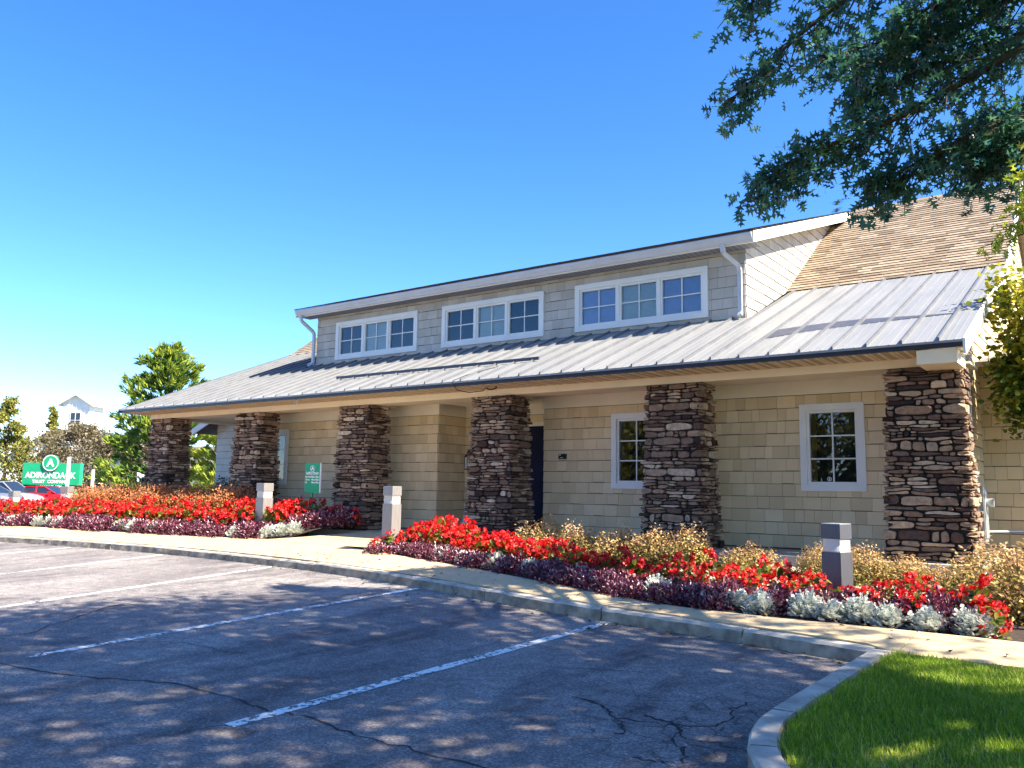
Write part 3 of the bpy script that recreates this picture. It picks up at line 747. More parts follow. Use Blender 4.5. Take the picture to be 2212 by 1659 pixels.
# ceiling boards and beams
for i in range(31):
    a = -18.1 + i * .6; mb = MB(); mb.box(a, a + .594, .42, 3.0 if a < -15.3 else 2.0 if -9.4 < a < -6.3 else YW + .05, ZC, ZC + .03, 'frieze'); mb.build('ceiling_board', bank)
bm = [-17.93, -14.1, -10.6, -7.1, -3.55, .43]
for a, b_ in zip(bm[:-1], bm[1:]):
    mb = MB(); mb.box(a + .001, b_ - .001, 0, .42, HC, ZC + .10, 'trim_cream'); mb.build('porch_beam', bank)
for i in (2, 3):
    xc = (i - 5) * SP; mb = MB(); mb.box(xc - .16, xc + .16, .42, YRec if i == 3 and False else YW - .02, HC + .003, ZC, 'frieze'); mb.build('cross_beam', bank)
mb = MB(); mb.box(-17.93, -17.6, .42, 3.0, HC + .002, ZC, 'frieze'); mb.build('cross_beam', bank)
# door
door = empty('door'); door.parent = bank
mb = MB(); mb.box(dr[0] + .08, dr[1] - .08, YRec - .01, YRec + .04, SLAB, dr[3] - .08, 'door_dark')
for z0, z1 in ((.30, .95), (1.05, 1.55), (1.65, 2.15)):
    for x0, x1 in ((dr[0] + .18, (dr[0] + dr[1]) / 2 - .05), ((dr[0] + dr[1]) / 2 + .05, dr[1] - .18)): mb.box(x0, x1, YRec - .022, YRec - .009, z0, z1, 'door_dark')
mb.build('leaf', door)
for a, b_, c, d in ((dr[0], dr[0] + .08, SLAB, dr[3]), (dr[1] - .08, dr[1], SLAB, dr[3]), (dr[0] + .08, dr[1] - .08, dr[3] - .08, dr[3])):
    mb = MB(); mb.box(a, b_, YRec - .035, YRec + .05, c, d, 'trim_cream' if c > 1 else 'door_dark'); mb.build('door_frame', door)
mb = MB(); mb.tube([(-8.08, YRec - .03, 1.15), (-8.08, YRec - .075, 1.15), (-7.97, YRec - .075, 1.15)], .012, 'galv', 8); mb.build('handle', door)

# --- roof: standing seam panels
ribs = [.32 + .415 * k for k in range(1, -1, -1)]
edges = [XR]; x = .32
while x > XL + .05: edges.append(x); x -= .415
edges.append(XL)
roofp = empty('metal_roof'); roofp.parent = bank
for i in range(len(edges) - 1):
    x1, x0 = edges[i], edges[i + 1]
    under = (x1 + x0) / 2 > -14.45 and (x1 + x0) / 2 < -3.18
    yt = YD + .03 if under else YB + .12
    sl = lambda y, dz=0: zroof(min(y, YB)) + M1 * max(0, y - YB) * 0 + dz
    mb = MB(); ye = YE - .025
    def plate(xa, xb, za, zb_, mt='metal_roof'):
        mb.hexa([(xa, ye, ZE + M1 * (ye - YE) + za), (xb, ye, ZE + M1 * (ye - YE) + za), (xb, yt, ZE + M1 * (yt - YE) + za), (xa, yt, ZE + M1 * (yt - YE) + za),
                 (xa, ye, ZE + M1 * (ye - YE) + zb_), (xb, ye, ZE + M1 * (ye - YE) + zb_), (xb, yt, ZE + M1 * (yt - YE) + zb_), (xa, yt, ZE + M1 * (yt - YE) + zb_)], mt)
    jz = random.uniform(-.002, .002)
    plate(x0, x1, -.03, jz)
    plate(x0 - .012, x0 + .012, jz - .001, .044, 'rib_grey') if i < len(edges) - 2 else None
    for q in (.34, .66):
        xm = x0 + (x1 - x0) * q; plate(xm - .009, xm + .009, jz - .001, jz + .004)
    mb.build('metal_panel', roofp)
# fascia, soffit panels, end returns
mb = MB(); mb.box(XL, XR, YE + .004, YE + .034, ZE - .092, ZE - .006, 'fascia_dark'); mb.build('fascia', bank)
mb = MB(); mb.box(XL + .002, XR - .002, YE + .034, 0, ZE - .086, ZE - .080, 'soffit'); mb.build('soffit_backing', bank)
x = XL + .01; k = 0
while x < .05:
    x1 = min(x + .305, .055); mb = MB(); z = ZE - .092
    mb.tint = .25; mb.box(x + .002, x1 - .002, YE + .036, -.002, z, z + .005, 'soffit')
    for q, qw in ((.0, .045), (.22, .026), (.55, .035)):
        mb.tint = .95; mb.box(x + .305 * q + .004, min(x + .305 * q + .004 + qw, x1 - .002), YE + .036, -.002, z - .007, z + .001, 'soffit')
    mb.build('soffit_panel', bank); x = x1
mb = MB(); mb.box(.06, .50, YE + .04, .0, 2.585, ZE - .09, 'trim_cream'); mb.box(.05, .56, YE + .036, 0, ZE - .098, ZE - .0925, 'trim_white'); mb.build('eave_return', bank)
mb = MB(); mb.box(-18.0, -17.62, -.012, 0.0, 2.65, 2.766, 'trim_cream'); mb.build('eave_return', bank)
def rake(x0, x1, pts, h, mat, name='rake_board'):
    for (ya, za), (yb_, zb_) in zip(pts[:-1], pts[1:]):
        mb = MB(); mb.hexa([(x0, ya, za - h), (x1, ya, za - h), (x1, yb_, zb_ - h), (x0, yb_, zb_ - h), (x0, ya, za), (x1, ya, za), (x1, yb_, zb_), (x0, yb_, zb_)], mat); mb.build(name, bank)
rk = [(YE - .03, ZE + .0), (YB, ZB + .005), (YR, ZR + .005)]
rake(XR + .001, XR + .03, rk, .19, 'trim_white')
rake(.36, XR, [(YE + .2, ZE - .16), (YB, ZB - .25), (YR, ZR - .27)], .012, 'trim_cream', 'rake_soffit')
rake(.352, .385, [(YW, zroof(YW) - .26), (YB, ZB - .27), (YR, ZR - .29)], .16, 'trim_white', 'gable_trim')
rake(XL - .03, XL - .001, rk, .10, 'fascia_dark')
# asphalt shingle roof: stepped courses of tabs
def tabs(name, xa, xb, ya, za, m_, length, exp=.142, taper=None, mat='roof_tab'):
    nrmv = Vector((0, -m_, 1)).normalized(); dv = Vector((0, 1, m_)).normalized()
    mb = MB(); n_ = int(length / exp); o0 = Vector((0, ya, za))
    for k in range(n_):
        u = xa - random.uniform(0, .3); s0, s1 = k * exp, (k + 1) * exp + .02
        while u < xb:
            wd = random.choice((.17, .25, .33, .40)); a, b_ = max(u, xa), min(u + wd, xb); u += wd
            if b_ - a < .02: continue
            mb.tint = min(1, max(0, random.gauss(.5, .24))); th = random.choice((.017, .017, .021)); dr_ = random.uniform(-.0025, .0025)
            q = []
            for s_, h in ((s0 + dr_, th), (s1, .003)):
                for x in (a, b_): q.append(Vector((x, 0, 0)) + o0 + dv * s_ + nrmv * h)
            q2 = [Vector((x, 0, 0)) + o0 + dv * s0 + nrmv * -.004 for x in (a, b_)]
            mb.poly([q[0], q[1], q[3], q[2]], [(0, 1, 2, 3)], mat); mb.poly([q2[0], q2[1], q[1], q[0]], [(0, 1, 2, 3)], 'roof_butt')
    return mb.build(name, bank)
L2 = math.hypot(YR - YB, ZR - ZB)
for a, b_ in ((-3.6, XR), (XL, -14.0)):
    o = tabs('shingle_courses', a, b_, YB, ZB, M2, L2); tag(o, kind='stuff')
mb = MB(); mb.hexa([(XL, YB, ZB - .06), (XR, YB, ZB - .06), (XR, YR, ZR - .06), (XL, YR, ZR - .06), (XL, YB, ZB - .004), (XR, YB, ZB - .004), (XR, YR, ZR - .004), (XL, YR, ZR - .004)], 'roof_tab')
mb.hexa([(XL, YR, ZR - .06), (XR, YR, ZR - .06), (XR, 14.3, 3.95), (XL, 14.3, 3.95), (XL, YR, ZR - .004), (XR, YR, ZR - .004), (XR, 14.3, 4.0), (XL, 14.3, 4.0)], 'roof_tab'); mb.build('roof_deck', bank)
mb = MB(); mb.tint = .3
xx0 = XL
while xx0 < XR:
    x1 = min(xx0 + .3, XR); mb.tint = random.uniform(.1, .5)
    mb.poly([(xx0, YR - .14, ZR - .075), (x1, YR - .14, ZR - .075), (x1, YR, ZR + .022), (xx0, YR, ZR + .022), (xx0, YR + .14, ZR - .075), (x1, YR + .14, ZR - .075)], [(0, 1, 2, 3), (3, 2, 5, 4)], 'roof_tab'); xx0 = x1
mb.build('ridge_cap', bank)
# snow rails
for a, b_, yy in ((-11.42, -6.2, .30),):
    mb = MB(); mb.bar((a, yy, zroof(yy) + .055), (b_, yy, zroof(yy) + .055), .03, .055 if a < -5 else .03, 'rail_dark')
    x = a + .1
    while x < b_: mb.bar((x, yy - .04, zroof(yy) + .03), (x, yy + .05, zroof(yy) + .05), .03, .03, 'rail_dark'); x += .83
    mb.build('snow_rail', bank)

for xa, xb, ya, yb_, yc, yd_ in ((-2.15, -1.78, .36, .52, .92, 1.0), (-1.74, -1.36, .52, .62, 1.0, 1.06), (-1.32, -.94, .62, .68, 1.06, 1.06), (-.90, -.53, .68, .74, 1.04, .98), (-.49, -.11, .74, .78, .97, .90), (-.07, .30, .78, .80, .89, .84)):  # wedge-shaped cast shadow painted as dark sheets between the ribs
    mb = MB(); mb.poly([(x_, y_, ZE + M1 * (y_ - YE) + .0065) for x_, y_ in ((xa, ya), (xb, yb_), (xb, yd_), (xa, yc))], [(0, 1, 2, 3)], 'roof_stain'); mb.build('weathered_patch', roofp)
# --- dormer
DX0, DX1, ZD0, ZD1 = -14.45, -3.18, 4.02, 5.30
fd = faceY(YD)
dwins = [(-13.72, -10.97), (-10.22, -7.45), (-6.69, -3.87)]; dz = (4.135, 5.085)
holes = [(a + .03, b_ - .03, dz[0] + .03, dz[1] - .03) for a, b_ in dwins]
dw = wallpanel('dormer_wall', fd, DX0, DX1, ZD0, ZD1, holes)
shingles(dw, fd, DX0, DX1, 4.06, ZD1, holes, exp=.195, mat='siding_dormer')
backs = [['interior_dark', 'blind', 'interior_dark'], ['interior_dark', 'blind', 'interior_dark'], ['blind_blue', 'blind', 'blind_blue']]
for (a, b_), bk in zip(dwins, backs): window(fd, a, b_, dz[0], dz[1], 3, 2, 2, bk, cas=.10)
MD = .335
zd = lambda y: 5.445 + MD * (y - 1.83)
fc = faceX(DX1); reg = [(YD, ZD0), (YB, ZB + .0), (7.95, 7.27), (YD, zd(YD) - .12)]
cw = wallpanel('dormer_cheek', fc, 0, 1, 0, 1, [], region=reg); shingles(cw, fc, YD, 8.0, 4.06, 7.4, region=reg, exp=.195, mat='siding_dormer')
fc2 = lambda u, v, d: (DX0 - d, u, v)
cw = wallpanel('dormer_cheek', fc2, 0, 1, 0, 1, [], region=reg); shingles(cw, fc2, YD, 8.0, 4.06, 7.4, region=reg, exp=.195, mat='siding_dormer')
DRX0, DRX1 = -14.78, -2.88
mb = MB(); mb.hexa([(DRX0, 1.84, zd(1.84) - .05), (DRX1, 1.84, zd(1.84) - .05), (DRX1, 8.6, zd(8.6) - .05), (DRX0, 8.6, zd(8.6) - .05), (DRX0, 1.84, zd(1.84)), (DRX1, 1.84, zd(1.84)), (DRX1, 8.6, zd(8.6)), (DRX0, 8.6, zd(8.6))], 'roof_tab'); mb.build('dormer_roof', bank)
o = tabs('shingle_courses', DRX0 - .02, DRX1 + .03, 1.80, zd(1.80) + .012, MD, 7.15); tag(o, kind='stuff')
# soffit, fascia, gutter
x = DX0 - .3
while x < DX1 + .28:
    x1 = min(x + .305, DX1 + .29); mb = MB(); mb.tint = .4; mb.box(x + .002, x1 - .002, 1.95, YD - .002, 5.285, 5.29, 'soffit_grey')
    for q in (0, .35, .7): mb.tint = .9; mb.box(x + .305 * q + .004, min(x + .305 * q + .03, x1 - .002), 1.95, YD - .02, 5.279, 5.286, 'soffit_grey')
    mb.build('dormer_soffit', bank); x = x1
mb = MB(); mb.box(DRX0, DRX1, 1.92, 1.95, 5.275, zd(1.92) - .05, 'trim_white'); mb.build('fascia', bank)
mb = MB(); prof = [(1.918, 5.435), (1.918, 5.30), (1.862, 5.295), (1.845, 5.34), (1.815, 5.375), (1.80, 5.42), (1.812, 5.438), (1.825, 5.425), (1.86, 5.33), (1.90, 5.32)]
for xa, xb in ((DRX0, -8.9), (-8.898, DRX1)):
    n_ = len(prof); mb.poly([(xa, y, z) for y, z in prof] + [(xb, y, z) for y, z in prof], [(i, i + 1, i + 1 + n_, i + n_) for i in range(n_ - 1)] + [tuple(range(n_))[::-1], tuple(range(n_, 2 * n_))], 'gutter')
mb.build('gutter', bank)
rake(DRX1 - .001, DRX1 + .028, [(1.86, zd(1.86) - .0), (8.5, zd(8.5) - .0)], .20, 'trim_white')
rake(DX1 + .02, DRX1, [(1.96, zd(1.96) - .17), (7.6, zd(7.6) - .17)], .01, 'trim_cream', 'rake_soffit')
rake(DRX0 - .028, DRX0 + .001, [(1.86, zd(1.86)), (8.5, zd(8.5))], .20, 'trim_white')
def downspout(pts):
    mb = MB()
    for a, b_ in zip(pts[:-1], pts[1:]): mb.bar(a, b_, .075, .055, 'gutter', (0, 1, 0.01))
    return mb.build('downspout', bank)
downspout([(-3.42, 1.87, 5.31), (-3.42, 1.90, 5.17), (-3.26, 2.20, 4.98), (-3.26, 2.245, 4.90), (-3.26, 2.245, 4.14), (-3.22, 2.12, 4.06)])
downspout([(-14.62, 1.87, 5.31), (-14.62, 1.90, 5.17), (-14.52, 2.22, 4.92), (-14.52, 2.245, 4.85), (-14.52, 2.245, 4.13), (-14.56, 2.12, 4.05)])

# --- stone columns
STB = [300]
def ledge_strip(per, h, rows, wavg):
    """coursed ledge stones on the unrolled faces: wavy beds, blunt ends, some courses doubled"""
    hh = [random.choice((.45, .6, .75, .95, 1.2, 1.55)) for _ in range(rows)]; tot = sum(hh); zs = [0]
    for q in hh: zs.append(zs[-1] + h * q / tot)
    waves = [[(random.uniform(.002, .0075), random.randint(1, 9), random.uniform(0, 6.28)) for _ in range(4)] for _ in zs]
    def bed(k, u): return zs[k] + (0 if k in (0, rows) else sum(a * math.sin(2 * math.pi * f * u / per + p_) for a, f, p_ in waves[k]))
    cells = []
    def stone(u0, u1, lo, hi):
        n_ = 3 if u1 - u0 > .16 else 2; P_ = []
        e = min(.02, (u1 - u0) * .2)
        for i in range(n_ + 1):
            u = u0 + (u1 - u0) * i / n_ + (random.uniform(0, e) if i == 0 else -random.uniform(0, e) if i == n_ else random.uniform(-.01, .01)); z0_, z1_ = lo(u), hi(u)
            P_.append((u, z0_ + (z1_ - z0_) * (random.uniform(.02, .26) if i in (0, n_) else random.uniform(0, .10))))
        for i in range(n_, -1, -1):
            u = u0 + (u1 - u0) * i / n_ + (random.uniform(0, e) if i == 0 else -random.uniform(0, e) if i == n_ else random.uniform(-.01, .01)); z0_, z1_ = lo(u), hi(u)
            P_.append((u, z1_ - (z1_ - z0_) * (random.uniform(.02, .26) if i in (0, n_) else random.uniform(0, .10))))
        cells.append(P_)
    for k in range(rows):
        rh = zs[k + 1] - zs[k]; u = random.uniform(0, .2); end = u + per
        while u < end - .03:
            wd = min(end - u, wavg * random.choice((.35, .55, .8, 1.0, 1.3, 1.7)) * (.75 + 4.5 * rh))
            if end - u - wd < .05: wd = end - u
            lo = lambda q, k=k: bed(k, q); hi = lambda q, k=k: bed(k + 1, q)
            if rh > .075 and random.random() < .4:
                f = random.uniform(.38, .62); mid = lambda q, f=f, k=k: bed(k, q) * (1 - f) + bed(k + 1, q) * f
                stone(u, u + wd, lo, mid); c_ = random.uniform(.35, .65)
                if wd > .24 and random.random() < .5: stone(u, u + wd * c_, mid, hi); stone(u + wd * c_, u + wd, mid, hi)
                else: stone(u, u + wd, mid, hi)
            else: stone(u, u + wd, lo, hi)
            u += wd
    return cells
WM, DM_ = .93, .60
def colmap(xc, z0, u, v, off):
    per = 2 * (WM + DM_); u = u % per
    k = (HC - (z0 + v)) / 2.45; hw = CW + .08 * k; y0 = -.08 * k; y1 = CD + .08 * k; z = z0 + v
    C_ = [(-hw, y1), (-hw, y0), (hw, y0), (hw, y1)]; Ls = [DM_, WM, DM_, WM]; Ns = [(-1, 0), (0, -1), (1, 0), (0, 1)]
    f = 0
    while u > Ls[f] and f < 3: u -= Ls[f]; f += 1
    q = min(1, u / Ls[f]); a, b_ = C_[f], C_[(f + 1) % 4]
    x, y = a[0] + (b_[0] - a[0]) * q, a[1] + (b_[1] - a[1]) * q; n_ = Vector((*Ns[f], 0))
    d0, d1 = u, Ls[f] - u; lim = .05
    if d0 < lim: n_ = n_ + Vector((*Ns[f - 1], 0)) * (1 - d0 / lim)
    elif d1 < lim: n_ = n_ + Vector((*Ns[(f + 1) % 4], 0)) * (1 - d1 / lim)
    return Vector((xc + x, y, z)) + n_ * off
base_z = [.02, .05, .12, .15, .02, -.02]
for ci in (5, 4, 3, 2, 1, 0):
    xc = (ci - 5) * SP; z0 = base_z[ci] - .05; H_ = HC - z0
    col = empty('stone_column'); col.parent = bank
    mb = MB(); k = (HC - z0) / 2.45; a, c = CW - .022, CW + .08 * k - .022
    mb.hexa([(xc - c, -.08 * k + .022, z0), (xc + c, -.08 * k + .022, z0), (xc + c, CD + .08 * k - .022, z0), (xc - c, CD + .08 * k - .022, z0), (xc - a, .022, HC), (xc + a, .022, HC), (xc + a, CD - .022, HC), (xc - a, CD - .022, HC)], 'mortar')
    mb.build('mortar_core', col)
    joint = MB()
    for cell in ledge_strip(2 * (WM + DM_), H_, 36, .21):
        cx_ = sum(q[0] for q in cell) / len(cell); cy_ = sum(q[1] for q in cell) / len(cell)
        ins = []
        for u, v in cell:
            d = math.hypot(u - cx_, v - cy_); s_ = max(.3, 1 - .004 / max(d, .01)); ins.append((cx_ + (u - cx_) * s_, cy_ + (v - cy_) * max(.3, 1 - .0035 / max(abs(v - cy_), .008))))
        ch = []
        n_ = len(ins)
        for i in range(n_):
            p_, q_ = ins[i], ins[(i + 1) % n_]
            if math.hypot(p_[0] - q_[0], p_[1] - q_[1]) < .012: ch.append(((p_[0] + q_[0]) / 2, (p_[1] + q_[1]) / 2)); continue
            for t_ in (.2, .8): ch.append((p_[0] + (q_[0] - p_[0]) * t_ + random.gauss(0, .0018), p_[1] + (q_[1] - p_[1]) * t_ + random.gauss(0, .0012)))
        if len(ch) < 4: continue
        vis = DM_ - .05 < cx_ % (2 * (WM + DM_)) < 2 * DM_ + WM
        single = vis and STB[0] > 0
        mb = MB() if single else joint
        mb.tint = min(1, max(0, random.gauss(.50, .27))); pr = random.choice((.010, .018, .026, .034, .048)); n_ = len(ch)
        tilt = random.uniform(-.006, .010)
        rings = []
        for sc, dp in ((1.0, -.02), (1.0, pr * .8), (.93, pr)):
            rings += [colmap(xc, z0, cx_ + (u - cx_) * sc, cy_ + (v - cy_) * sc, dp + (tilt * (v - cy_) / .04 if dp > 0 else 0) + random.uniform(-.003, .003)) for u, v in ch]
        cen = colmap(xc, z0, cx_, cy_, pr + .001)
        mb.poly(rings + [cen], [(a * n_ + i, a * n_ + (i + 1) % n_, (a + 1) * n_ + (i + 1) % n_, (a + 1) * n_ + i) for a in (0, 1) for i in range(n_)] + [(2 * n_ + i, 2 * n_ + (i + 1) % n_, 3 * n_) for i in range(n_)], 'stone')
        if single: mb.build('stone', col); STB[0] -= 1
    if joint.v: o = joint.build('stonework', col); tag(o, kind='stuff')

# --- left wing with a low gable, right service wing
fw = faceY(3.0)
reg = [(-19.5, -.75), (-17.82, -.75), (-17.82, 3.45), (-19.5, 2.80)]
mb = MB(); w_ = wallpanel('wing_wall', fw, 0, 1, 0, 1, [], region=reg); shingles(w_, fw, -19.5, -17.82, -.7, 3.5, region=reg, mat='siding_far')
mb = MB(); mb.box(-19.5, -19.4, 3.1, 12, -.75, 2.75, 'siding_far'); mb.build('wing_wall', bank)
mb = MB(); mb.hexa([(-20.2, 2.55, 2.52), (-17.9, 2.55, 3.42), (-17.9, 12, 3.42), (-20.2, 12, 2.52), (-20.2, 2.55, 2.60), (-17.9, 2.55, 3.50), (-17.9, 12, 3.50), (-20.2, 12, 2.60)], 'far_roof'); mb.build('wing_roof', bank)
mb = MB(); mb.hexa([(-20.22, 2.52, 2.40), (-17.9, 2.52, 3.30), (-17.9, 2.55, 3.30), (-20.22, 2.55, 2.40), (-20.22, 2.52, 2.585), (-17.9, 2.52, 3.485), (-17.9, 2.55, 3.485), (-20.22, 2.55, 2.585)], 'trim_white'); mb.build('rake_board', bank)
fs = faceY(2.26)
w_ = wallpanel('service_wall', fs, .36, 5.0, -.2, 2.9, []); shingles(w_, fs, .36, 5.0, -.1, 2.9, indiv=None)
mb = MB(); mb.hexa([(.36, 1.9, 2.85), (5.4, 1.9, 2.85), (5.4, 6, 3.6), (.36, 6, 3.6), (.36, 1.9, 2.93), (5.4, 1.9, 2.93), (5.4, 6, 3.68), (.36, 6, 3.68)], 'far_roof'); mb.build('service_roof', bank)
mb = MB(); mb.box(5.0, 5.1, 2.36, 6, -.2, 2.9, 'siding'); mb.build('service_wall', bank)

# --- fittings on the building
mb = MB(); mb.box(.372, .50, .92, 1.02 + .25, .40, 1.14, 'galv'); mb.box(.50, .512, .95, 1.24, .45, 1.10, 'galv')
mb.tube([(.51, 1.10, .92), (.57, 1.10, .92), (.60, 1.10, .92)], [.05, .06, .06], 'galv', 12); mb.tube([(.44, 1.10, .40), (.44, 1.10, -.05)], .035, 'black_metal', 10)
mb.tube([(.44, 1.0, 1.14), (.40, 1.0, 1.5), (.40, 1.0, 2.6)], .014, 'galv', 8)
o = mb.build('electric_meter_box'); tag(o, 'grey electric meter cabinet on the side wall behind the rightmost column', 'meter box')
mb = MB(); mb.tube([(.37, 1.35, .52), (.9, 1.9, .53), (1.6, 2.18, .52), (2.6, 2.2, .52)], .02, 'galv', 8); mb.tube([(1.3, 2.19, .3)] + [(1.32 + .28 * (1 - math.cos(a)), 2.13, .55 + .28 * math.sin(a)) for a in np.linspace(0, math.pi, 12)] + [(1.88, 2.15, .2)], .03, 'hose', 10)
o = mb.build('garden_hose'); tag(o, 'black hose looped on the shaded side wall at the right edge', 'hose')
lan = empty('wall_lantern', (-9.02, YRec - .02, 1.64)); tag(lan, 'black porch wall lantern beside the column left of the door', 'lantern')
mb = MB(); mb.disc((0, 0, .12), .07, -.025, (0, 1, 0), 'black_metal'); mb.tube([(0, -.02, .12), (0, -.09, .16), (0, -.13, .10)], .012, 'black_metal', 8); mb.build('bracket', lan)
mb = MB(); mb.tube([(0, -.13, .11), (0, -.13, .08), (0, -.13, .02)], [.01, .03, .065], 'black_metal', 12); mb.tube([(0, -.13, -.24), (0, -.13, -.22)], .06, 'black_metal', 12)
for a in range(4): mb.tube([(.052 * math.cos(a * 1.571 + .78), -.13 + .052 * math.sin(a * 1.571 + .78), .02), (.052 * math.cos(a * 1.571 + .78), -.13 + .052 * math.sin(a * 1.571 + .78), -.22)], .007, 'black_metal', 5)
mb.build('cage', lan); mb = MB(); mb.tube([(0, -.13, .01), (0, -.13, -.22)], .045, 'lens', 12); mb.build('glass_chimney', lan)
mb = MB(); mb.box(-6.25, -6.10, YW - .06, YW - .012, 1.565, 1.655, 'black_metal'); mb.box(-6.235, -6.20, YW - .063, YW - .06, 1.628, 1.645, 'sign_white'); mb.box(-6.21, -6.15, YW - .063, YW - .06, 1.58, 1.595, 'galv')
o = mb.build('wall_reader'); tag(o, 'small black box fixed to the tan wall right of the dark door', 'wall box')
mb = MB(); mb.hexa([(-8.86, 1.42, SLAB), (-8.50, 1.42, SLAB), (-8.50, 1.46, SLAB), (-8.86, 1.46, SLAB), (-8.735, 1.60, 1.06), (-8.625, 1.60, 1.06), (-8.625, 1.63, 1.06), (-8.735, 1.63, 1.06)], 'post_grey')
mb.hexa([(-8.86, 1.80, SLAB), (-8.50, 1.80, SLAB), (-8.50, 1.84, SLAB), (-8.86, 1.84, SLAB), (-8.735, 1.64, 1.05), (-8.625, 1.64, 1.05), (-8.625, 1.67, 1.05), (-8.735, 1.67, 1.05)], 'post_grey')
mb.tube([(-8.68, 1.592, 1.0), (-8.68, 1.588, 1.0)], .018, 'black_metal', 10)
o = mb.build('floor_sign'); tag(o, 'pale tapered folding floor sign standing in the porch recess', 'floor sign')
mb = MB(); z_ = ZE - .05
mb.tube([(-6.95, .1, zroof(.1) + .02), (-7.25, -.45, zroof(-.45) + .03), (-7.32, YE - .02, ZE + .01), (-7.33, YE - .035, ZE - .05), (-7.25, YE + .02, 2.70), (-7.05, YE + .1, 2.655), (-6.86, YE + .25, 2.69), (-6.80, YE + .25, 2.745)], .007, 'wire', 6)
for k in range(3): mb.tube([(-6.80 + .22 * s_ * math.cos(a) * .5 + .1, YE + .28, 2.735 + .035 * math.sin(a) + .008 * k) for a in np.linspace(0, 6.28, 14) for s_ in (1,)], .005, 'wire', 5)
o = mb.build('loose_cable'); tag(o, 'black cable dangling in a coil from the roof edge above the door', 'cable')
mb = MB(); mb.tube([(-11.55 + .06 * math.sin(a), YE + .02, 2.72 - .06 * math.cos(a)) for a in np.linspace(-2.6, 2.6, 14)] + [(-11.55, YE + .01, 2.80)], .006, 'galv', 6)
o = mb.build('eave_hook'); tag(o, 'small wire loop hanging under the dark eave left of centre', 'hook')

# ------------------------------------------------------------------ planting
def dome(n, rx, ry, h, lo=.15):
    d = rv(n); d[:, 2] = np.abs(d[:, 2]); r_ = RNG.uniform(.72, 1.0, n) ** .6
    return d * r_[:, None] * np.array([rx, ry, h]) + np.array([0, 0, h * lo * 0]), d
def mesh_purple(k):
    n = 380; P_, d = dome(n, .24, .24, .27)
    lump = 1 + .18 * np.sin(d[:, 0] * 5 + k) * np.cos(d[:, 1] * 6 + k * 2); P_ = P_ * lump[:, None]
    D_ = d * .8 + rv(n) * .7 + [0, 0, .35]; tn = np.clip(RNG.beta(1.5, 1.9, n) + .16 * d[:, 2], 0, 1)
    return fast_mesh('alternanthera', *leaves(P_, D_, d + rv(n) * .5, RNG.uniform(.045, .075, n), RNG.uniform(.020, .034, n), T_SIMPLE, tn), 'purple_leaf')
def mesh_dusty(k):
    n = 230; P_, d = dome(n, .17, .17, .22); P_ *= RNG.uniform(.6, 1.0, (n, 1))
    D_ = d + rv(n) * .35 + [0, 0, .35]
    return fast_mesh('dusty_miller', *leaves(P_ * .8, D_, np.array([0, 0, 1.]) + rv(n) * .5 + d * .4, RNG.uniform(.06, .10, n), RNG.uniform(.045, .075, n), T_DUSTY, RNG.beta(2, 2, n)), 'silver_leaf')
def mesh_begonia(k):
    n = 60; P_, d = dome(n, .19, .19, .33); P_ *= RNG.uniform(.55, 1, n)[:, None]
    D_ = d * [1, 1, .3] + rv(n) * .5
    fo = fast_mesh('begonia_foliage', *leaves(P_, D_, np.array([0, 0, 1.]) + rv(n) * .6, RNG.uniform(.06, .10, n), RNG.uniform(.05, .085, n), T_ROUND, RNG.beta(1.6, 1.8, n)), 'begonia_leaf')
    m_ = 22; C_, d = dome(m_, .20, .20, .38); parts = []
    for c, dd in zip(C_, d):
        q = RNG.integers(9, 16); pp = c + rv(q) * RNG.uniform(.012, .032, (q, 1))
        parts.append(leaves(pp, rv(q) + dd * .7, rv(q) * .6 + dd, RNG.uniform(.026, .042, q), RNG.uniform(.024, .038, q), T_ROUND, np.clip(RNG.beta(2, 1.6, q) + (RNG.random(q) < .08) * .3, 0, 1)))
    bl = fast_mesh('begonia_blooms', *cat(parts), 'red_petal')
    return fo, bl
def mesh_spirea(k, mat='spirea_leaf', n=3000, rx=.42, h=.55):
    P_, d = dome(n, rx, rx, h); P_ *= (1 + .16 * np.sin(d[:, 0:1] * 4 + k) + .10 * np.sin(d[:, 1:2] * 7 + k * 3)) * RNG.uniform(.62, 1.04, (n, 1))
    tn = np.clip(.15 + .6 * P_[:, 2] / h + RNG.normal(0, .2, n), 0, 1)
    return fast_mesh('spirea_foliage', *leaves(P_, d * .6 + rv(n), d + rv(n) * .8, RNG.uniform(.026, .046, n), RNG.uniform(.017, .028, n), T_SIMPLE, tn), mat)
def mesh_twigs(k, rx=.42, h=.55, n=46):
    mb = MB()
    for i in range(n):
        a = random.uniform(0, 6.28); r_ = math.sqrt(random.random()) * rx; e = Vector((math.cos(a) * r_, math.sin(a) * r_, h * (1.05 - .55 * (r_ / rx) ** 2) * random.uniform(.75, 1.08)))
        b_ = Vector((e.x * .15, e.y * .15, 0)); m_ = b_.lerp(e, .55) + Vector((random.gauss(0, .02), random.gauss(0, .02), .04)); mb.tube([b_, m_, e], [.006, .0045, .002], 'twig', 4, False)
    o = mb.build('tmp'); me = o.data; bpy.data.objects.remove(o); me.name = 'twigs'; return me
PUR = [mesh_purple(k) for k in range(5)]; DUS = [mesh_dusty(k) for k in range(4)]; BEG = [mesh_begonia(k) for k in range(5)]
SPI = [mesh_spirea(k) for k in range(4)]; TWG = [mesh_twigs(k) for k in range(3)]; RUS = [mesh_spirea(k + 9, 'rust_leaf', 2400, .5, .46) for k in range(3)]
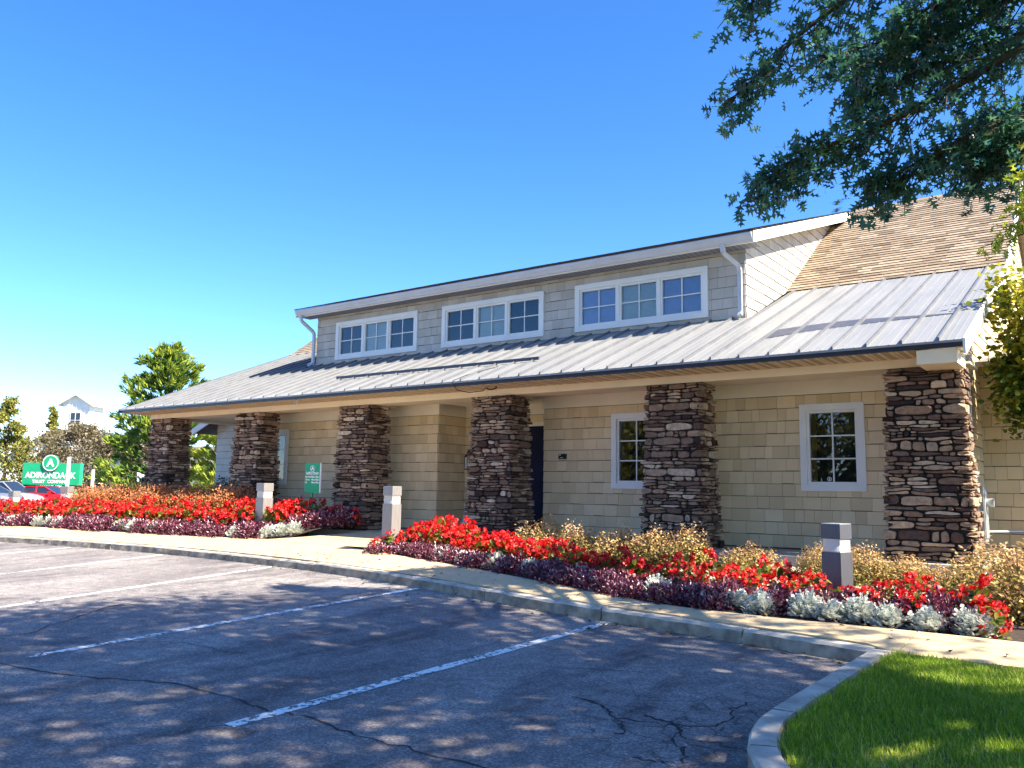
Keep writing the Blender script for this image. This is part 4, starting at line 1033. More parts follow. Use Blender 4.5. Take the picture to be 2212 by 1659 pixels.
def put(name, me, x, y, z, s_=1., sz=None, label=None, catg=None, group=None, parent=None):
    o = link(name, me, parent)
    if parent is None:
        o.location = (x, y, z); o.rotation_euler = (random.uniform(-.1, .1), random.uniform(-.1, .1), random.uniform(0, 6.28)); o.scale = (s_, s_, sz or s_)
        tag(o, label, catg, group)
    return o
ZR_ = [(-6.9, 'beside the entry-path bollard'), (-5.6, 'before the third column from the right'), (-4.6, 'before the dark door'), (-3.5, 'below the middle porch window'), (-2.3, 'before the second column from the right'), (-1.0, 'below the right porch window'), (.1, 'around the rightmost bollard'), (99, 'before the rightmost column')]
ZL_ = [(-20.6, 'at the far left edge'), (-18.4, 'beside the wide bollard'), (-16.4, 'before the leftmost column'), (-14.9, 'between the two leftmost columns'), (-13.0, 'before the second column from the left'), (-11.2, 'beside the bollard left of the entry path'), (99, 'around the lobby hours sign')]
def zone(x, left): return next(t_ for lim, t_ in (ZL_ if left else ZR_) if x < lim)
def purple(x, y, s_=1., left=False):
    put('purple_alternanthera', random.choice(PUR), x, y, float(bedz(x, y)) - .03, s_ * random.uniform(.88, 1.12), s_ * random.uniform(.8, 1.15),
        'low purple-leaved bedding plant ' + zone(x, left), 'bedding plant', 'purple plants ' + zone(x, left))
def dusty(x, y, s_=1., left=False):
    put('dusty_miller', random.choice(DUS), x, y, float(bedz(x, y)) - .01, s_ * random.uniform(.9, 1.15), None,
        'silver-white lobed-leaf plant ' + zone(x, left), 'bedding plant', 'silver plants ' + zone(x, left))
def begonia(x, y, s_=1., left=False, dz_=0.):
    k = random.randrange(len(BEG))
    o = put('red_begonia', BEG[k][0], x, y, float(bedz(x, y)) - .02 + dz_, s_ * random.uniform(.8, 1.15), s_ * random.uniform(.75, 1.25),
            'red-flowering begonia ' + zone(x, left), 'flower', 'red begonias ' + zone(x, left))
    tag(put('blooms', BEG[k][1], 0, 0, 0, parent=o), kind='stuff')
# right bed
dust_r = [(-7.5, -2.0), (-6.1, -2.35), (-5.55, -2.5), (-4.85, -2.68), (-5.1, -2.42), (-4.6, -2.45), (-4.15, -2.9), (-3.3, -3.0), (-2.0, -3.62), (-1.06, -3.80), (-.78, -3.92), (-.36, -3.9), (-.14, -3.98), (.10, -3.93), (.36, -4.02), (.66, -4.04), (.98, -4.02)]
for x, y in dust_r: dusty(x, y + .07, .98)
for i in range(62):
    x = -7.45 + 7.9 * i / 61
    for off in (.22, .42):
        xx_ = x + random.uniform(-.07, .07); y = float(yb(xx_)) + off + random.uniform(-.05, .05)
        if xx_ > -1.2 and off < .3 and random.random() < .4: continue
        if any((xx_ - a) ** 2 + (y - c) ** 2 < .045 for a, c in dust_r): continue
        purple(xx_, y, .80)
for x, y in ((.5, -3.72), (.72, -3.70), (.62, -3.5), (.85, -3.82), (.30, -3.66)): purple(x, y, 1.0)
for x, y, s_ in [(-7.25, -1.75, 1.15), (-7.02, -1.62, 1.35), (-7.2, -1.45, 1.35), (-6.85, -1.75, 1.35), (-6.78, -1.45, 1.5), (-6.55, -1.72, 1.4), (-6.52, -1.4, 1.5), (-6.35, -1.75, 1.3), (-6.28, -1.5, 1.3), (-6.95, -1.3, 1.4), (-6.6, -1.15, 1.4), (-7.1, -1.1, 1.2), (-6.15, -1.9, 1.1), (-5.9, -1.75, 1.2), (-5.65, -1.7, 1.1), (-5.75, -2.0, 1.), (-5.35, -1.85, 1.2), (-5.2, -2.05, 1.15), (-5.45, -1.6, 1.2), (-4.95, -2.1, 1.1), (-4.7, -2.2, 1.1), (-4.45, -2.15, 1.), (-4.25, -2.3, 1.1), (-3.98, -2.4, 1.1), (-3.75, -2.35, 1.), (-3.56, -2.52, 1.1), (-3.3, -2.6, 1.1), (-3.05, -2.75, 1.), (-2.86, -2.8, 1.1), (-2.62, -2.9, 1.), (-2.1, -3.2, 1.05), (-1.95, -3.02, 1.1), (-2.05, -2.75, .95), (-1.36, -3.28, 1.), (-1.36, -2.98, 1.05), (-1.05, -3.3, 1.05), (-.62, -3.42, .85), (-.62, -3.15, .7), (-.12, -3.55, 1.), (.03, -3.45, .95), (.24, -3.62, .95), (.42, -3.55, .8), (.55, -3.72, .9), (.66, -3.45, .85), (.86, -3.62, .9), (.90, -3.35, .9), (1.0, -3.75, 1.), (1.12, -3.95, .75), (-6.3, -.95, .95), (-6.0, -1.05, .9)]:
    begonia(x, y, s_)
for i in range(40):
    x = -7.0 + 4.9 * i / 39
    for off in (.60, .86):
        xx_ = x + random.uniform(-.06, .06)
        if random.random() < (.12 if xx_ < -4.4 else .38): continue
        begonia(xx_, float(yb(xx_)) + off + random.uniform(-.07, .07), random.uniform(.85, 1.15))
for x, y in ((-2.45, -2.95), (-2.3, -2.65), (-2.55, -2.5), (-1.75, -2.75), (-1.65, -3.1), (-1.5, -2.6), (-1.15, -2.75), (-.9, -3.0), (-.75, -2.75), (-.05, -3.2), (.2, -3.25), (.45, -3.2), (-.4, -3.35)): begonia(x, y, random.uniform(.8, 1.1))
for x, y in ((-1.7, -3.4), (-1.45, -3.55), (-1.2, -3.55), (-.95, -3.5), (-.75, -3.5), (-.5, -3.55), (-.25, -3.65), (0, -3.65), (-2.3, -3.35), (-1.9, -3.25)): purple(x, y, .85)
for x, y, s_ in ((-7.38, -2.02, .9), (-7.62, -2.12, .7), (-7.3, -1.75, 1.15)): begonia(x, y, s_)
for x, y in ((-7.55, -2.2), (-7.3, -2.25)): purple(x, y, .8)
# left bed
dust_l = [(-10.85, -1.45), (-11.05, -1.6), (-10.65, -1.32), (-21.2, -2.7), (-20.5, -2.55), (-18.6, -2.3), (-18.2, -2.2), (-17.7, -2.25), (-15.6, -1.98), (-15.1, -1.92), (-14.4, -1.9), (-11.9, -1.72), (-19.6, -2.45)]
for x, y in dust_l: dusty(x, y + .05, 1.1, True)
for i in range(52):
    x = -22.5 + 12.2 * i / 51
    for off in (.18, .38):
        xx_ = x + random.uniform(-.08, .08); y = (float(yb(xx_)) if xx_ < -10.9 else -1.5 + (xx_ + 10.9) * 1.1) + off + random.uniform(-.05, .05)
        if any((xx_ - a) ** 2 + (y - c) ** 2 < .05 for a, c in dust_l): continue
        if off > .6 and random.random() < .3: continue
        purple(xx_, y, 1.0, True)
for x, y in ((-10.35, -.75), (-10.2, -.5), (-10.5, -.5), (-10.6, -.85), (-10.75, -1.0), (-10.15, -.35), (-10.45, -.25), (-10.8, -.6)): purple(x, y, 1.05, True)
for i in range(44):
    x = -22.6 + 11.3 * i / 43
    for off in (.58, .84, 1.1):
        if off > 1.3 and i % 3 == 0: continue
        xx_ = x + random.uniform(-.08, .08); y = float(yb(xx_)) + off * (1 if xx_ < -12.5 else .85) + random.uniform(-.06, .06)
        begonia(xx_, min(y, -.55), 1.25, True)
for x, y, s_ in ((-11.2, -1.05, 1.25), (-11.05, -.8, 1.3), (-10.85, -.85, 1.2), (-10.6, -.62, 1.15), (-10.9, -.55, 1.3), (-11.3, -.7, 1.3), (-10.4, -.45, 1.), (-9.98, -.35, .8), (-11.5, -.9, 1.2), (-11.6, -.6, 1.2)): begonia(x, y, s_, True)
# bushes
def bush(x, y, s_, sz, kind, label, group, z=None):
    o = put('spirea_bush' if kind == 'tan' else 'rust_bush', random.choice(SPI if kind == 'tan' else RUS), x, y, (float(bedz(x, y)) if z is None else z) - .02, s_, sz, label, 'bush', group)
    put('twigs', random.choice(TWG), 0, 0, 0, parent=o)
    if kind != 'tan': o.children[0].scale = (1.15, 1.15, .85)
tans = [(-5.25, -.85, 1.05, 1.05, 'tan rounded bush in front of the dark door'), (-4.65, -.95, .95, .95, 'tan bush just right of the door, left of the window'), (-3.95, -.85, .9, .9, 'tan bush below the middle porch window'),
        (-3.35, -.95, .95, .95, 'tan bush at the left foot of the second column from the right'), (-2.85, -1.0, 1.0, 1.0, 'tan bush at the right foot of the second column from the right'), (-1.95, -1.05, .95, .72, 'sparse twiggy tan bush beside the pebble patch'),
        (-1.12, -1.05, .55, .75, 'small tan bush just left of the rightmost light bollard'), (-.55, -1.35, .9, .85, 'tan bush just right of the rightmost light bollard'), (-.12, -1.15, .85, .65, 'low tan bush at the left foot of the rightmost column'),
        (.42, -1.5, .9, .55, 'low twiggy bush in front of the rightmost column'), (1.0, -1.9, 1.25, 1.05, 'large tan bush right of the rightmost column'), (1.28, -2.75, 1.35, 1.2, 'large dense bush at the right edge of the bed'), (1.75, -1.7, 1.4, 1.3, 'tan bush in front of the service wall at the right edge')]
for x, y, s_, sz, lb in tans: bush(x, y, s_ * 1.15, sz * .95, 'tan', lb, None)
rusts = [(-18.9, -1.0, 'leftmost rust-coloured bush behind the red flowers'), (-18.1, -.75, 'rust bush left of the leftmost stone column'), (-17.3, -.65, 'rust bush in front of the leftmost stone column'), (-16.5, -.65, 'rust bush just right of the leftmost stone column'),
         (-15.7, -.6, 'rust bush midway between the two leftmost columns'), (-14.9, -.6, 'rust bush left of the second column from the left'), (-14.15, -.62, 'rust bush in front of the second column from the left'), (-13.4, -.6, 'rightmost rust bush of the left bed mound'), (-17.7, -1.05, 'front rust bush in the left bed near the wide bollard'), (-16.1, -.95, 'front rust bush in the middle of the left mound')]
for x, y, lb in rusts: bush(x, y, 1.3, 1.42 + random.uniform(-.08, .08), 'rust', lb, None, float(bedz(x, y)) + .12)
# dark bush core material is the soil showing through; pebbles under the bushes
n = 5200; parts = []
x = RNG.uniform(-3.0, 1.4, n); y = RNG.uniform(-2.9, -.32, n); k = (y > yb(x) + 1.25); x, y = x[k], y[k]; n = len(x)
oc_v = np.array([(1, 0, 0), (-1, 0, 0), (0, 1, 0), (0, -1, 0), (0, 0, 1), (0, 0, -.5)], float); oc_f = np.array([(0, 2, 4), (2, 1, 4), (1, 3, 4), (3, 0, 4), (2, 0, 5), (1, 2, 5), (3, 1, 5), (0, 3, 5)])
S_ = RNG.uniform(.012, .028, (n, 3)) * [1.2, 1, .7]; an = RNG.uniform(0, 6.28, n)
V = oc_v[None] * S_[:, None, :]; c_, s_ = np.cos(an)[:, None], np.sin(an)[:, None]
V = np.stack([V[..., 0] * c_ - V[..., 1] * s_, V[..., 0] * s_ + V[..., 1] * c_, V[..., 2]], -1) + np.stack([x, y, bedz(x, y) + .012], -1)[:, None, :]
F = oc_f[None] + (np.arange(n) * 6)[:, None, None]
me = fast_mesh('pebbles', V.reshape(-1, 3), F.reshape(-1, 3), np.repeat(RNG.random(n), 6), 'pebble'); me.polygons.foreach_set('use_smooth', [True] * len(me.polygons))
tag(link('pebble_mulch', me), 'pale rounded pebbles covering the soil behind the flowers', 'pebbles', kind='stuff')
# ornamental grass, round shrub, spruce, by the left end of the porch
def grass_clump(x, y, z, h, r_, n, mat, name, label):
    a = RNG.uniform(0, 6.28, n); tl = RNG.uniform(.15, 1.1, n); D_ = np.stack([np.cos(a) * tl, np.sin(a) * tl, np.ones(n)], -1)
    P_ = np.stack([np.cos(a) * .12, np.sin(a) * .12, np.zeros(n)], -1) * RNG.random((n, 1)) * 3 * r_
    tpl = (np.array([(0, -.5, 0), (0, .5, 0), (.5, -.4, .05), (.5, .4, .05), (.85, -.2, -.12), (.85, .2, -.12), (1.0, 0, -.32)]), np.array([(0, 1, 3), (0, 3, 2), (2, 3, 5), (2, 5, 4), (4, 5, 6)]))
    N_ = np.stack([-np.cos(a) * 1., -np.sin(a) * 1., tl], -1)
    o = link(name, fast_mesh(name, *leaves(P_, D_, N_, RNG.uniform(.6, 1.1, n) * h, RNG.uniform(.012, .02, n), tpl, RNG.random(n)), mat)); o.location = (x, y, z)
    tag(o, label, 'ornamental grass')
grass_clump(-20.3, .8, .05, .95, .9, 800, 'yellow_grass', 'grass_clump', 'yellow-green tuft of ornamental grass left of the leftmost stone column')
def shrub(name, x, y, z, rx, h, n, mat, ls, label, trunkh=.1):
    P_, d = dome(n, rx, rx, h); P_ *= RNG.uniform(.75, 1.03, (n, 1))
    o = empty(name, (x, y, z)); tag(o, label, 'shrub')
    link('foliage', fast_mesh('foliage', *leaves(P_, d + rv(n) * .8, d + rv(n) * .6, RNG.uniform(.7, 1.2, n) * ls, RNG.uniform(.4, .7, n) * ls, T_SIMPLE, np.clip(.2 + .5 * P_[:, 2] / h + RNG.normal(0, .2, n), 0, 1)), mat), o)
    mb = MB(); mb.tube([(0, 0, -.05), (0, 0, h * .6)], .03, 'bark', 6); mb.build('stem', o)
shrub('round_shrub', -18.6, 1.75, .12, .42, .85, 1500, 'bright_shrub', .05, 'small rounded yellow-green shrub right of the leftmost stone column')
shrub('spruce_shrub', -18.0, 2.3, .0, .5, 1.3, 1700, 'spruce_needle', .07, 'dark spruce-like shrub against the pale wing wall')
shrub('round_shrub', 2.1, .55, .0, .45, .95, 1500, 'bright_shrub', .05, 'bright green rounded shrub at the right edge by the service wall')

# ------------------------------------------------------------------ light bollards
def bollard(x, y, z, rz, label, s_=.105, h=.98, mt='bollard'):
    o = empty('light_bollard', (x, y, z), rz); tag(o, label, 'bollard', 'light bollards along the walk')
    mb = MB(); mb.box(-s_, s_, -s_, s_, -.1, h - .275, mt); mb.build('post', o)
    mb = MB(); mb.box(-s_, s_, -s_, s_, h - .145, h, mt); mb.box(-s_ + .004, s_ - .004, -s_ + .004, s_ - .004, h, h + .006, 'galv'); mb.build('cap', o)
    mb = MB(); mb.box(-s_ + .012, s_ - .012, -s_ + .012, s_ - .012, h - .275, h - .145, 'lens'); mb.build('lens', o)
    mb = MB(); mb.tube([(0, 0, h - .27), (0, 0, h - .20), (0, 0, h - .15)], [.075, .04, .012], 'galv', 14); mb.build('reflector', o)
bollard(-.335, -2.92, -.28, -.28, 'dark-fronted light bollard among red flowers near the rightmost column', mt='bollard_dark')
bollard(-7.5, -1.92, .04, .0, 'light bollard right of the entry path beside tall red flowers')
bollard(-11.55, -1.3, .07, .0, 'light bollard left of the entry path before the second column', .115)
bollard(-19.25, -1.35, -.06, .4, 'wide two-toned light bollard left of the rust bushes, nearest the sign')
bollard(-22.9, -1.0, -.22, .2, 'light bollard farthest left, in front of the silver car')
bollard(-25.2, 1.9, -.42, .3, 'light bollard in front of the red car and the sign panel', .11)

# ------------------------------------------------------------------ signs and posts
def text(s_, size, mat, parent, loc, rot, name='lettering', align='CENTER', bold=.0, sx=1., ext=.004):
    c = bpy.data.curves.new(name, 'FONT'); c.body = s_; c.size = size; c.align_x = align; c.align_y = 'CENTER'; c.extrude = ext; c.offset = bold; c.resolution_u = 3
    o = bpy.data.objects.new('tmp_text', c); SC.collection.objects.link(o)
    dg = bpy.context.evaluated_depsgraph_get(); me = bpy.data.meshes.new_from_object(o.evaluated_get(dg)); bpy.data.objects.remove(o)
    me.materials.clear(); me.materials.append(MATS[mat])
    q = link(name, me, parent); q.location = loc; q.rotation_euler = rot; q.scale = (sx, 1, 1); return q
def ring(mb, c, r0, r1, y, mat, n=40):
    for k in range(n):
        a0, a1 = 2 * math.pi * k / n, 2 * math.pi * (k + 1) / n
        mb.poly([(c[0] + r_ * math.cos(a), y, c[1] + r_ * math.sin(a)) for r_, a in ((r0, a0), (r0, a1), (r1, a1), (r1, a0))], [(0, 1, 2, 3)], mat)
UP = (math.pi / 2, 0, 0)
ls = empty('lobby_hours_sign', (-11.05, -.55, .28), .12); tag(ls, 'green lobby hours sign on a post left of the entry path', 'sign')
mb = MB(); mb.box(-.195, .195, -.012, .012, .60, 1.19, 'sign_green'); mb.build('panel', ls)
mb = MB(); mb.box(.197, .212, -.014, .014, .60, 1.19, 'sign_white'); mb.build('edge_strip', ls)
mb = MB(); mb.box(-.022, .022, -.02, .02, -.25, .60, 'sign_green'); mb.build('post', ls)
mb = MB(); ring(mb, (0, 1.08), .062, .053, -.015, 'sign_white', 28); mb.box(-.16, .16, -.016, -.0125, .955, .963, 'sign_white'); mb.build('emblem', ls)
text('A', .10, 'sign_white', ls, (0, -.014, 1.08), UP, bold=.003); text('Lobby Hours', .062, 'sign_white', ls, (0, -.014, .995), UP, bold=.002)
for i, (a, b_) in enumerate((('Mon-Wed', '9:00a.m.-4:00p.m.'), ('Thu-Fri', '9:00a.m.-6:00p.m.'), ('Sat', '9:00a.m.-1:00p.m.'))):
    text(a, .046, 'sign_white', ls, (-.178, -.014, .915 - .055 * i), UP, align='LEFT', bold=.0012, sx=.8); text(b_, .046, 'sign_white', ls, (.184, -.014, .915 - .055 * i), UP, align='RIGHT', bold=.0012, sx=.62)

# fallen leaves and petals on the walk and along the kerb
n = 150; xq = RNG.uniform(-9, 1.4, n); yq = yk(xq) + np.where(RNG.random(n) < .6, -RNG.exponential(.12, n) - .02, RNG.uniform(.16, .7, n)); zq = np.where(yq < yk(xq), asph(xq, yq), walk(xq, yq)) + .012
lt = leaves(np.stack([xq, yq, zq], -1), rv(n) * [1, 1, .15], np.array([0, 0, 1.]) + rv(n) * .3, RNG.uniform(.03, .08, n), RNG.uniform(.02, .05, n), T_SIMPLE, RNG.random(n))
tag(link('leaf_litter', fast_mesh('leaf_litter', *lt, 'brown_leaf')), 'scattered fallen leaves along the kerb and walk', 'leaves', kind='stuff')

# ------------------------------------------------------------------ oak overhead
def branch_leaves(pts, n, spread, L, tpl, droop=.3, tintc=(.4, .22)):
    pts = np.array(pts); i = RNG.integers(0, len(pts), n); P_ = pts[i] + RNG.normal(0, spread, (n, 3))
    D_ = rv(n) * [1, 1, .7] + [0, 0, -droop]
    return leaves(P_, D_, rv(n) + [0, 0, .5], RNG.uniform(.75, 1.2, n) * L, RNG.uniform(.7, 1.0, n) * L, tpl, RNG.normal(*tintc, n))
oak = empty('oak_tree', (6.0, -5.8, -.25)); tag(oak, 'large oak whose dark leafy boughs hang in at the upper right', 'tree')
OK = np.array([6.0, -5.8, -.25])
def otube(mb, pts, rs, n=8): mb.tube([tuple(np.array(q) - OK) for q in pts], rs, 'bark', n)
mb = MB(); otube(mb, [(6, -5.8, -.35), (6, -5.8, .1), (5.95, -5.8, 1.5), (5.9, -5.7, 4), (5.9, -5.6, 7), (6.0, -5.6, 10.5)], [.50, .36, .30, .27, .20, .06], 14); mb.build('trunk', oak, True)
# boughs that reach into the picture (tip position, via points)
boughs = [[(5.9, -5.7, 5.2), (3.4, -4.6, 6.2), (1.2, -3.6, 6.2), (-.1, -3.8, 5.6), (-.88, -3.95, 4.98)],
          [(5.9, -5.7, 4.6), (3.6, -4.4, 5.4), (1.6, -3.0, 5.2), (.35, -3.2, 4.65), (-.30, -3.5, 4.40), (-.72, -3.7, 4.12)],
          [(5.9, -5.7, 4.2), (3.8, -4.0, 4.9), (2.0, -2.6, 4.7), (1.2, -2.6, 4.62), (.60, -2.85, 4.32), (.22, -3.0, 4.14)],
          [(5.9, -5.7, 6.0), (3.5, -4.9, 7.1), (1.4, -4.2, 7.0), (.1, -4.0, 6.4), (-.75, -4.0, 5.95)],
          [(3.6, -4.4, 5.4), (2.4, -2.9, 5.6), (1.5, -2.4, 5.6), (.7, -2.8, 5.3), (.1, -3.2, 5.0)],
          [(2.0, -2.6, 4.7), (1.7, -2.2, 4.6), (1.25, -2.2, 4.5), (1.05, -2.45, 4.3)],
          [(3.4, -4.6, 6.2), (2.0, -3.2, 6.4), (1.1, -3.0, 6.0), (.5, -3.2, 5.6)],
          [(3.6, -4.4, 5.6), (2.1, -2.9, 6.0), (1.0, -2.6, 5.75), (.03, -2.94, 5.38)],
          [(3.8, -4.0, 4.9), (2.6, -2.3, 5.2), (1.7, -1.9, 5.15), (1.05, -2.0, 4.9)],
          [(3.4, -4.6, 6.2), (2.2, -3.0, 6.3), (1.2, -2.7, 6.1), (.41, -2.5, 5.9), (-.25, -2.95, 5.65)]]
sprays = []
for bi, bg_ in enumerate(boughs):
    C3 = catmull([np.array(q) for q in bg_], 6); mb = MB(); n_ = len(C3)
    otube(mb, C3, list(np.linspace(.06, .008, n_)), 7); mb.build('bough', oak, True)
    st = int(n_ * .35)
    for k in range(st, n_):
        for q in range(4):
            d = rv(1)[0] * [1, 1, .75] + (C3[k] - C3[k - 1]) / np.linalg.norm(C3[k] - C3[k - 1]) * .9 + [0, 0, -.25]; d /= np.linalg.norm(d)
            ln = random.uniform(.25, .62) * (1 - .45 * (k - st) / (n_ - st)); tw = [C3[k] + d * ln * t_ + np.array([0, 0, -.12 * t_ * t_]) for t_ in np.linspace(.1, 1, 7)]
            sprays.append(tw)
mb = MB()
for tw in sprays: otube(mb, tw[::3], [.010, .007, .003][:len(tw[::3])], 4)
mb.build('twigs', oak)
# rest of the crown: clumps in an ellipsoid, kept clear of the open sky the photograph shows
cl = []
def in_sky(p):                      # camera-side wedge of open sky left of and below the hanging boughs
    d = Vector(p) - M.translation; f = d.dot(fwd)
    if f < .5: return False
    x_ = d.dot(r2) / f * 1811.5 + 1106; y_ = -d.dot(u2) / f * 1811.5 + 829.5
    return -60 < x_ < 2300 and -60 < y_ < 1700
tries = 0
while len(cl) < 430 and tries < 20000:
    tries += 1
    d = rv(1)[0]; r_ = random.uniform(.2, 1) ** .5; p = np.array([4.6, -6.9, 7.2]) + d * r_ * np.array([5.6, 4.6, 3.7])
    if p[2] < 3.6 or in_sky(p) or (p[1] - .1 * p[2] > -4.3 and p[0] > 1.2): continue
    sx_ = p[0] - .96 * (p[2] + .3); sy_ = p[1] - .1 * p[2]            # where its shadow lands
    if sx_ < np.interp(sy_, [-10, -7.5, -5.9, -4.8, -3.4], [-9.0, -7.4, -6.6, -5.4, -5.2]): continue
    if sx_ > .3 and sy_ > -9.2 and random.random() < .86: continue
    if any(in_sky(p + np.array(e)) for e in ((-.6, 0, -.3), (0, .6, -.3), (0, 0, -.7), (.5, 0, 0))): continue
    cl.append(p)
parts = []
for tw in sprays: parts.append(branch_leaves(tw, 9, .095, .148, T_OAK, .35, (.38, .2)))
vo_, fo_, to_ = cat(parts)
o = link('crown', fast_mesh('crown', vo_ - OK, fo_, to_, 'oak_leaf'), oak)
parts = []
for p in cl:
    n = 85; P_ = p + RNG.normal(0, 1, (n, 3)) * [.42, .42, .22]
    parts.append(leaves(P_, rv(n) + [0, 0, -.2], rv(n) + [0, 0, .8], RNG.uniform(.11, .17, n), RNG.uniform(.10, .15, n), T_OAK, RNG.normal(.4, .2, n)))
vo_, fo_, to_ = cat(parts)
o = link('crown', fast_mesh('crown', vo_ - OK, fo_, to_, 'oak_leaf'), oak)
mb = MB()
for p in cl[::3]:
    s_ = np.array([5.95, -5.7, min(8.5, max(3.5, p[2] - 1.5))]); m_ = (s_ + p) / 2 + [0, 0, .4]; otube(mb, catmull([s_, m_, p], 3), list(np.linspace(.07, .012, 7)), 5)
mb.build('limbs', oak)
# low sprig at the right edge, its sunlight put into the leaf colour
sp = empty('oak_sapling', (2.6, -3.3, -.15)); tag(sp, 'young oak with yellow-green sunlit leaves reaching in at the right edge', 'tree')
SPO = np.array([2.6, -3.3, -.15])
mb = MB(); tws = []
mb.tube([(0, 0, -.1), (-.02, 0, 1.5), (-.1, -.05, 2.8), (-.3, -.1, 3.8), (-.4, -.1, 4.6)], [.05, .045, .035, .025, .01], 'bark', 8); mb.build('trunk', sp)
mb = MB()
for tip, frm in (((1.18, -3.93, 3.06), (2.35, -3.4, 3.3)), ((1.36, -3.85, 3.22), (2.3, -3.4, 3.5)), ((1.5, -3.8, 3.36), (2.3, -3.4, 3.7)), ((1.5, -3.8, 3.62), (2.25, -3.4, 4.0)), ((1.62, -3.6, 3.9), (2.2, -3.4, 4.2)), ((1.8, -3.9, 3.2), (2.3, -3.4, 3.3))):
    f_ = np.array(frm); t_ = np.array(tip); m_ = (f_ + t_) / 2 + [0, 0, .06]; c3 = catmull([f_, m_, t_], 6) - SPO; mb.tube(c3, list(np.linspace(.012, .003, len(c3))), 'bark', 5); tws.append(c3)
mb.build('twigs', sp)
vo_, fo_, to_ = cat([branch_leaves(c3[3:], 80, .05, .105, T_OAK, .1, (.5, .25)) for c3 in tws])
link('crown', fast_mesh('crown', vo_, fo_, to_, 'oak_leaf_young'), sp)

# redbud by the right end of the porch
rb = empty('small_tree', (1.15, 1.35, -.05)); tag(rb, 'small round-leaved tree with yellowing foliage beside the rightmost column', 'tree')
mb = MB(); mb.tube([(0, 0, -.1), (.03, .02, 1.2), (-.05, .05, 2.2), (-.15, 0, 3.2)], [.06, .05, .035, .015], 'bark', 8); mb.build('trunk', rb)
mb = MB(); parts = []
for k in range(120):
    a = random.uniform(0, 6.28); e = np.array([-.12 + math.cos(a) * random.uniform(.2, 1.15), .0 + math.sin(a) * random.uniform(.1, .5), random.uniform(2.25, 4.25)])
    if e[0] < -.42 or e[2] > 4.1: continue
    b_ = np.array([0, 0, random.uniform(1.3, 2.6)]); c3 = catmull([b_, (b_ + e) / 2 + [0, 0, .15], e], 5); mb.tube(c3, list(np.linspace(.016, .004, len(c3))), 'bark', 5)
    n = 90; P_ = c3[RNG.integers(4, len(c3), n)] + RNG.normal(0, .13, (n, 3))
    parts.append(leaves(P_, rv(n) * [1, 1, .5] + [0, 0, -.3], rv(n) * .7 + [0, 0, 1.], RNG.uniform(.06, .09, n), RNG.uniform(.06, .09, n), T_ROUND, RNG.normal(.42 + .2 * (e[2] - 2.2), .2, n)))
mb.build('branches', rb); link('crown', fast_mesh('crown', *cat(parts), 'redbud_leaf'), rb)

# ------------------------------------------------------------------ background trees
def tree(name, x, y, z, h, r_, label, mat, nclump=60, nleaf=120, ls=.22, shape='round', trunk=.18, base=.25, group=None, catg='tree'):
    o = empty(name, (x, y, z)); tag(o, label, catg, group)
    mb = MB(); mb.tube([(0, 0, -.3), (.05, 0, h * .3), (0, .05, h * .6), (0, 0, h * .93)], [trunk, trunk * .8, trunk * .5, .02], 'bark', 8); mb.build('trunk', o)
    mb = MB(); parts = []
    for k in range(nclump):
        q = random.random(); zz = base * h + (1 - base) * h * (k + q) / nclump
        t_ = (zz / h - base) / (1 - base)
        rr = r_ * (math.sin(math.pi * min(1, .12 + .86 * t_)) ** .7 if shape == 'round' else (1 - t_) ** .75 * .95 + .06 if shape == 'cone' else (.55 + .45 * math.sin(math.pi * t_)) * (1 - .5 * t_ ** 3))
        a = random.uniform(0, 6.28); rd = rr * math.sqrt(random.uniform(.1, 1)); c = np.array([math.cos(a) * rd, math.sin(a) * rd, zz])
        if k % 2 == 0: mb.tube([(0, 0, max(.2, zz - rd * .7)), tuple(c * [.5, .5, 1] - [0, 0, rd * .15]), tuple(c)], [trunk * .25, trunk * .15, .01], 'bark', 5, False)
        n = nleaf; P_ = c + RNG.normal(0, 1, (n, 3)) * np.array([.20, .20, .15]) * max(rr, r_ * .35) * .95
        parts.append(leaves(P_, rv(n), rv(n) + [0, 0, .5], RNG.uniform(.7, 1.3, n) * ls, RNG.uniform(.45, .8, n) * ls, T_SIMPLE, RNG.normal(.45 + .25 * (t_ - .5), .24, n)))
    mb.build('limbs', o); link('crown', fast_mesh('crown', *cat(parts), mat), o)
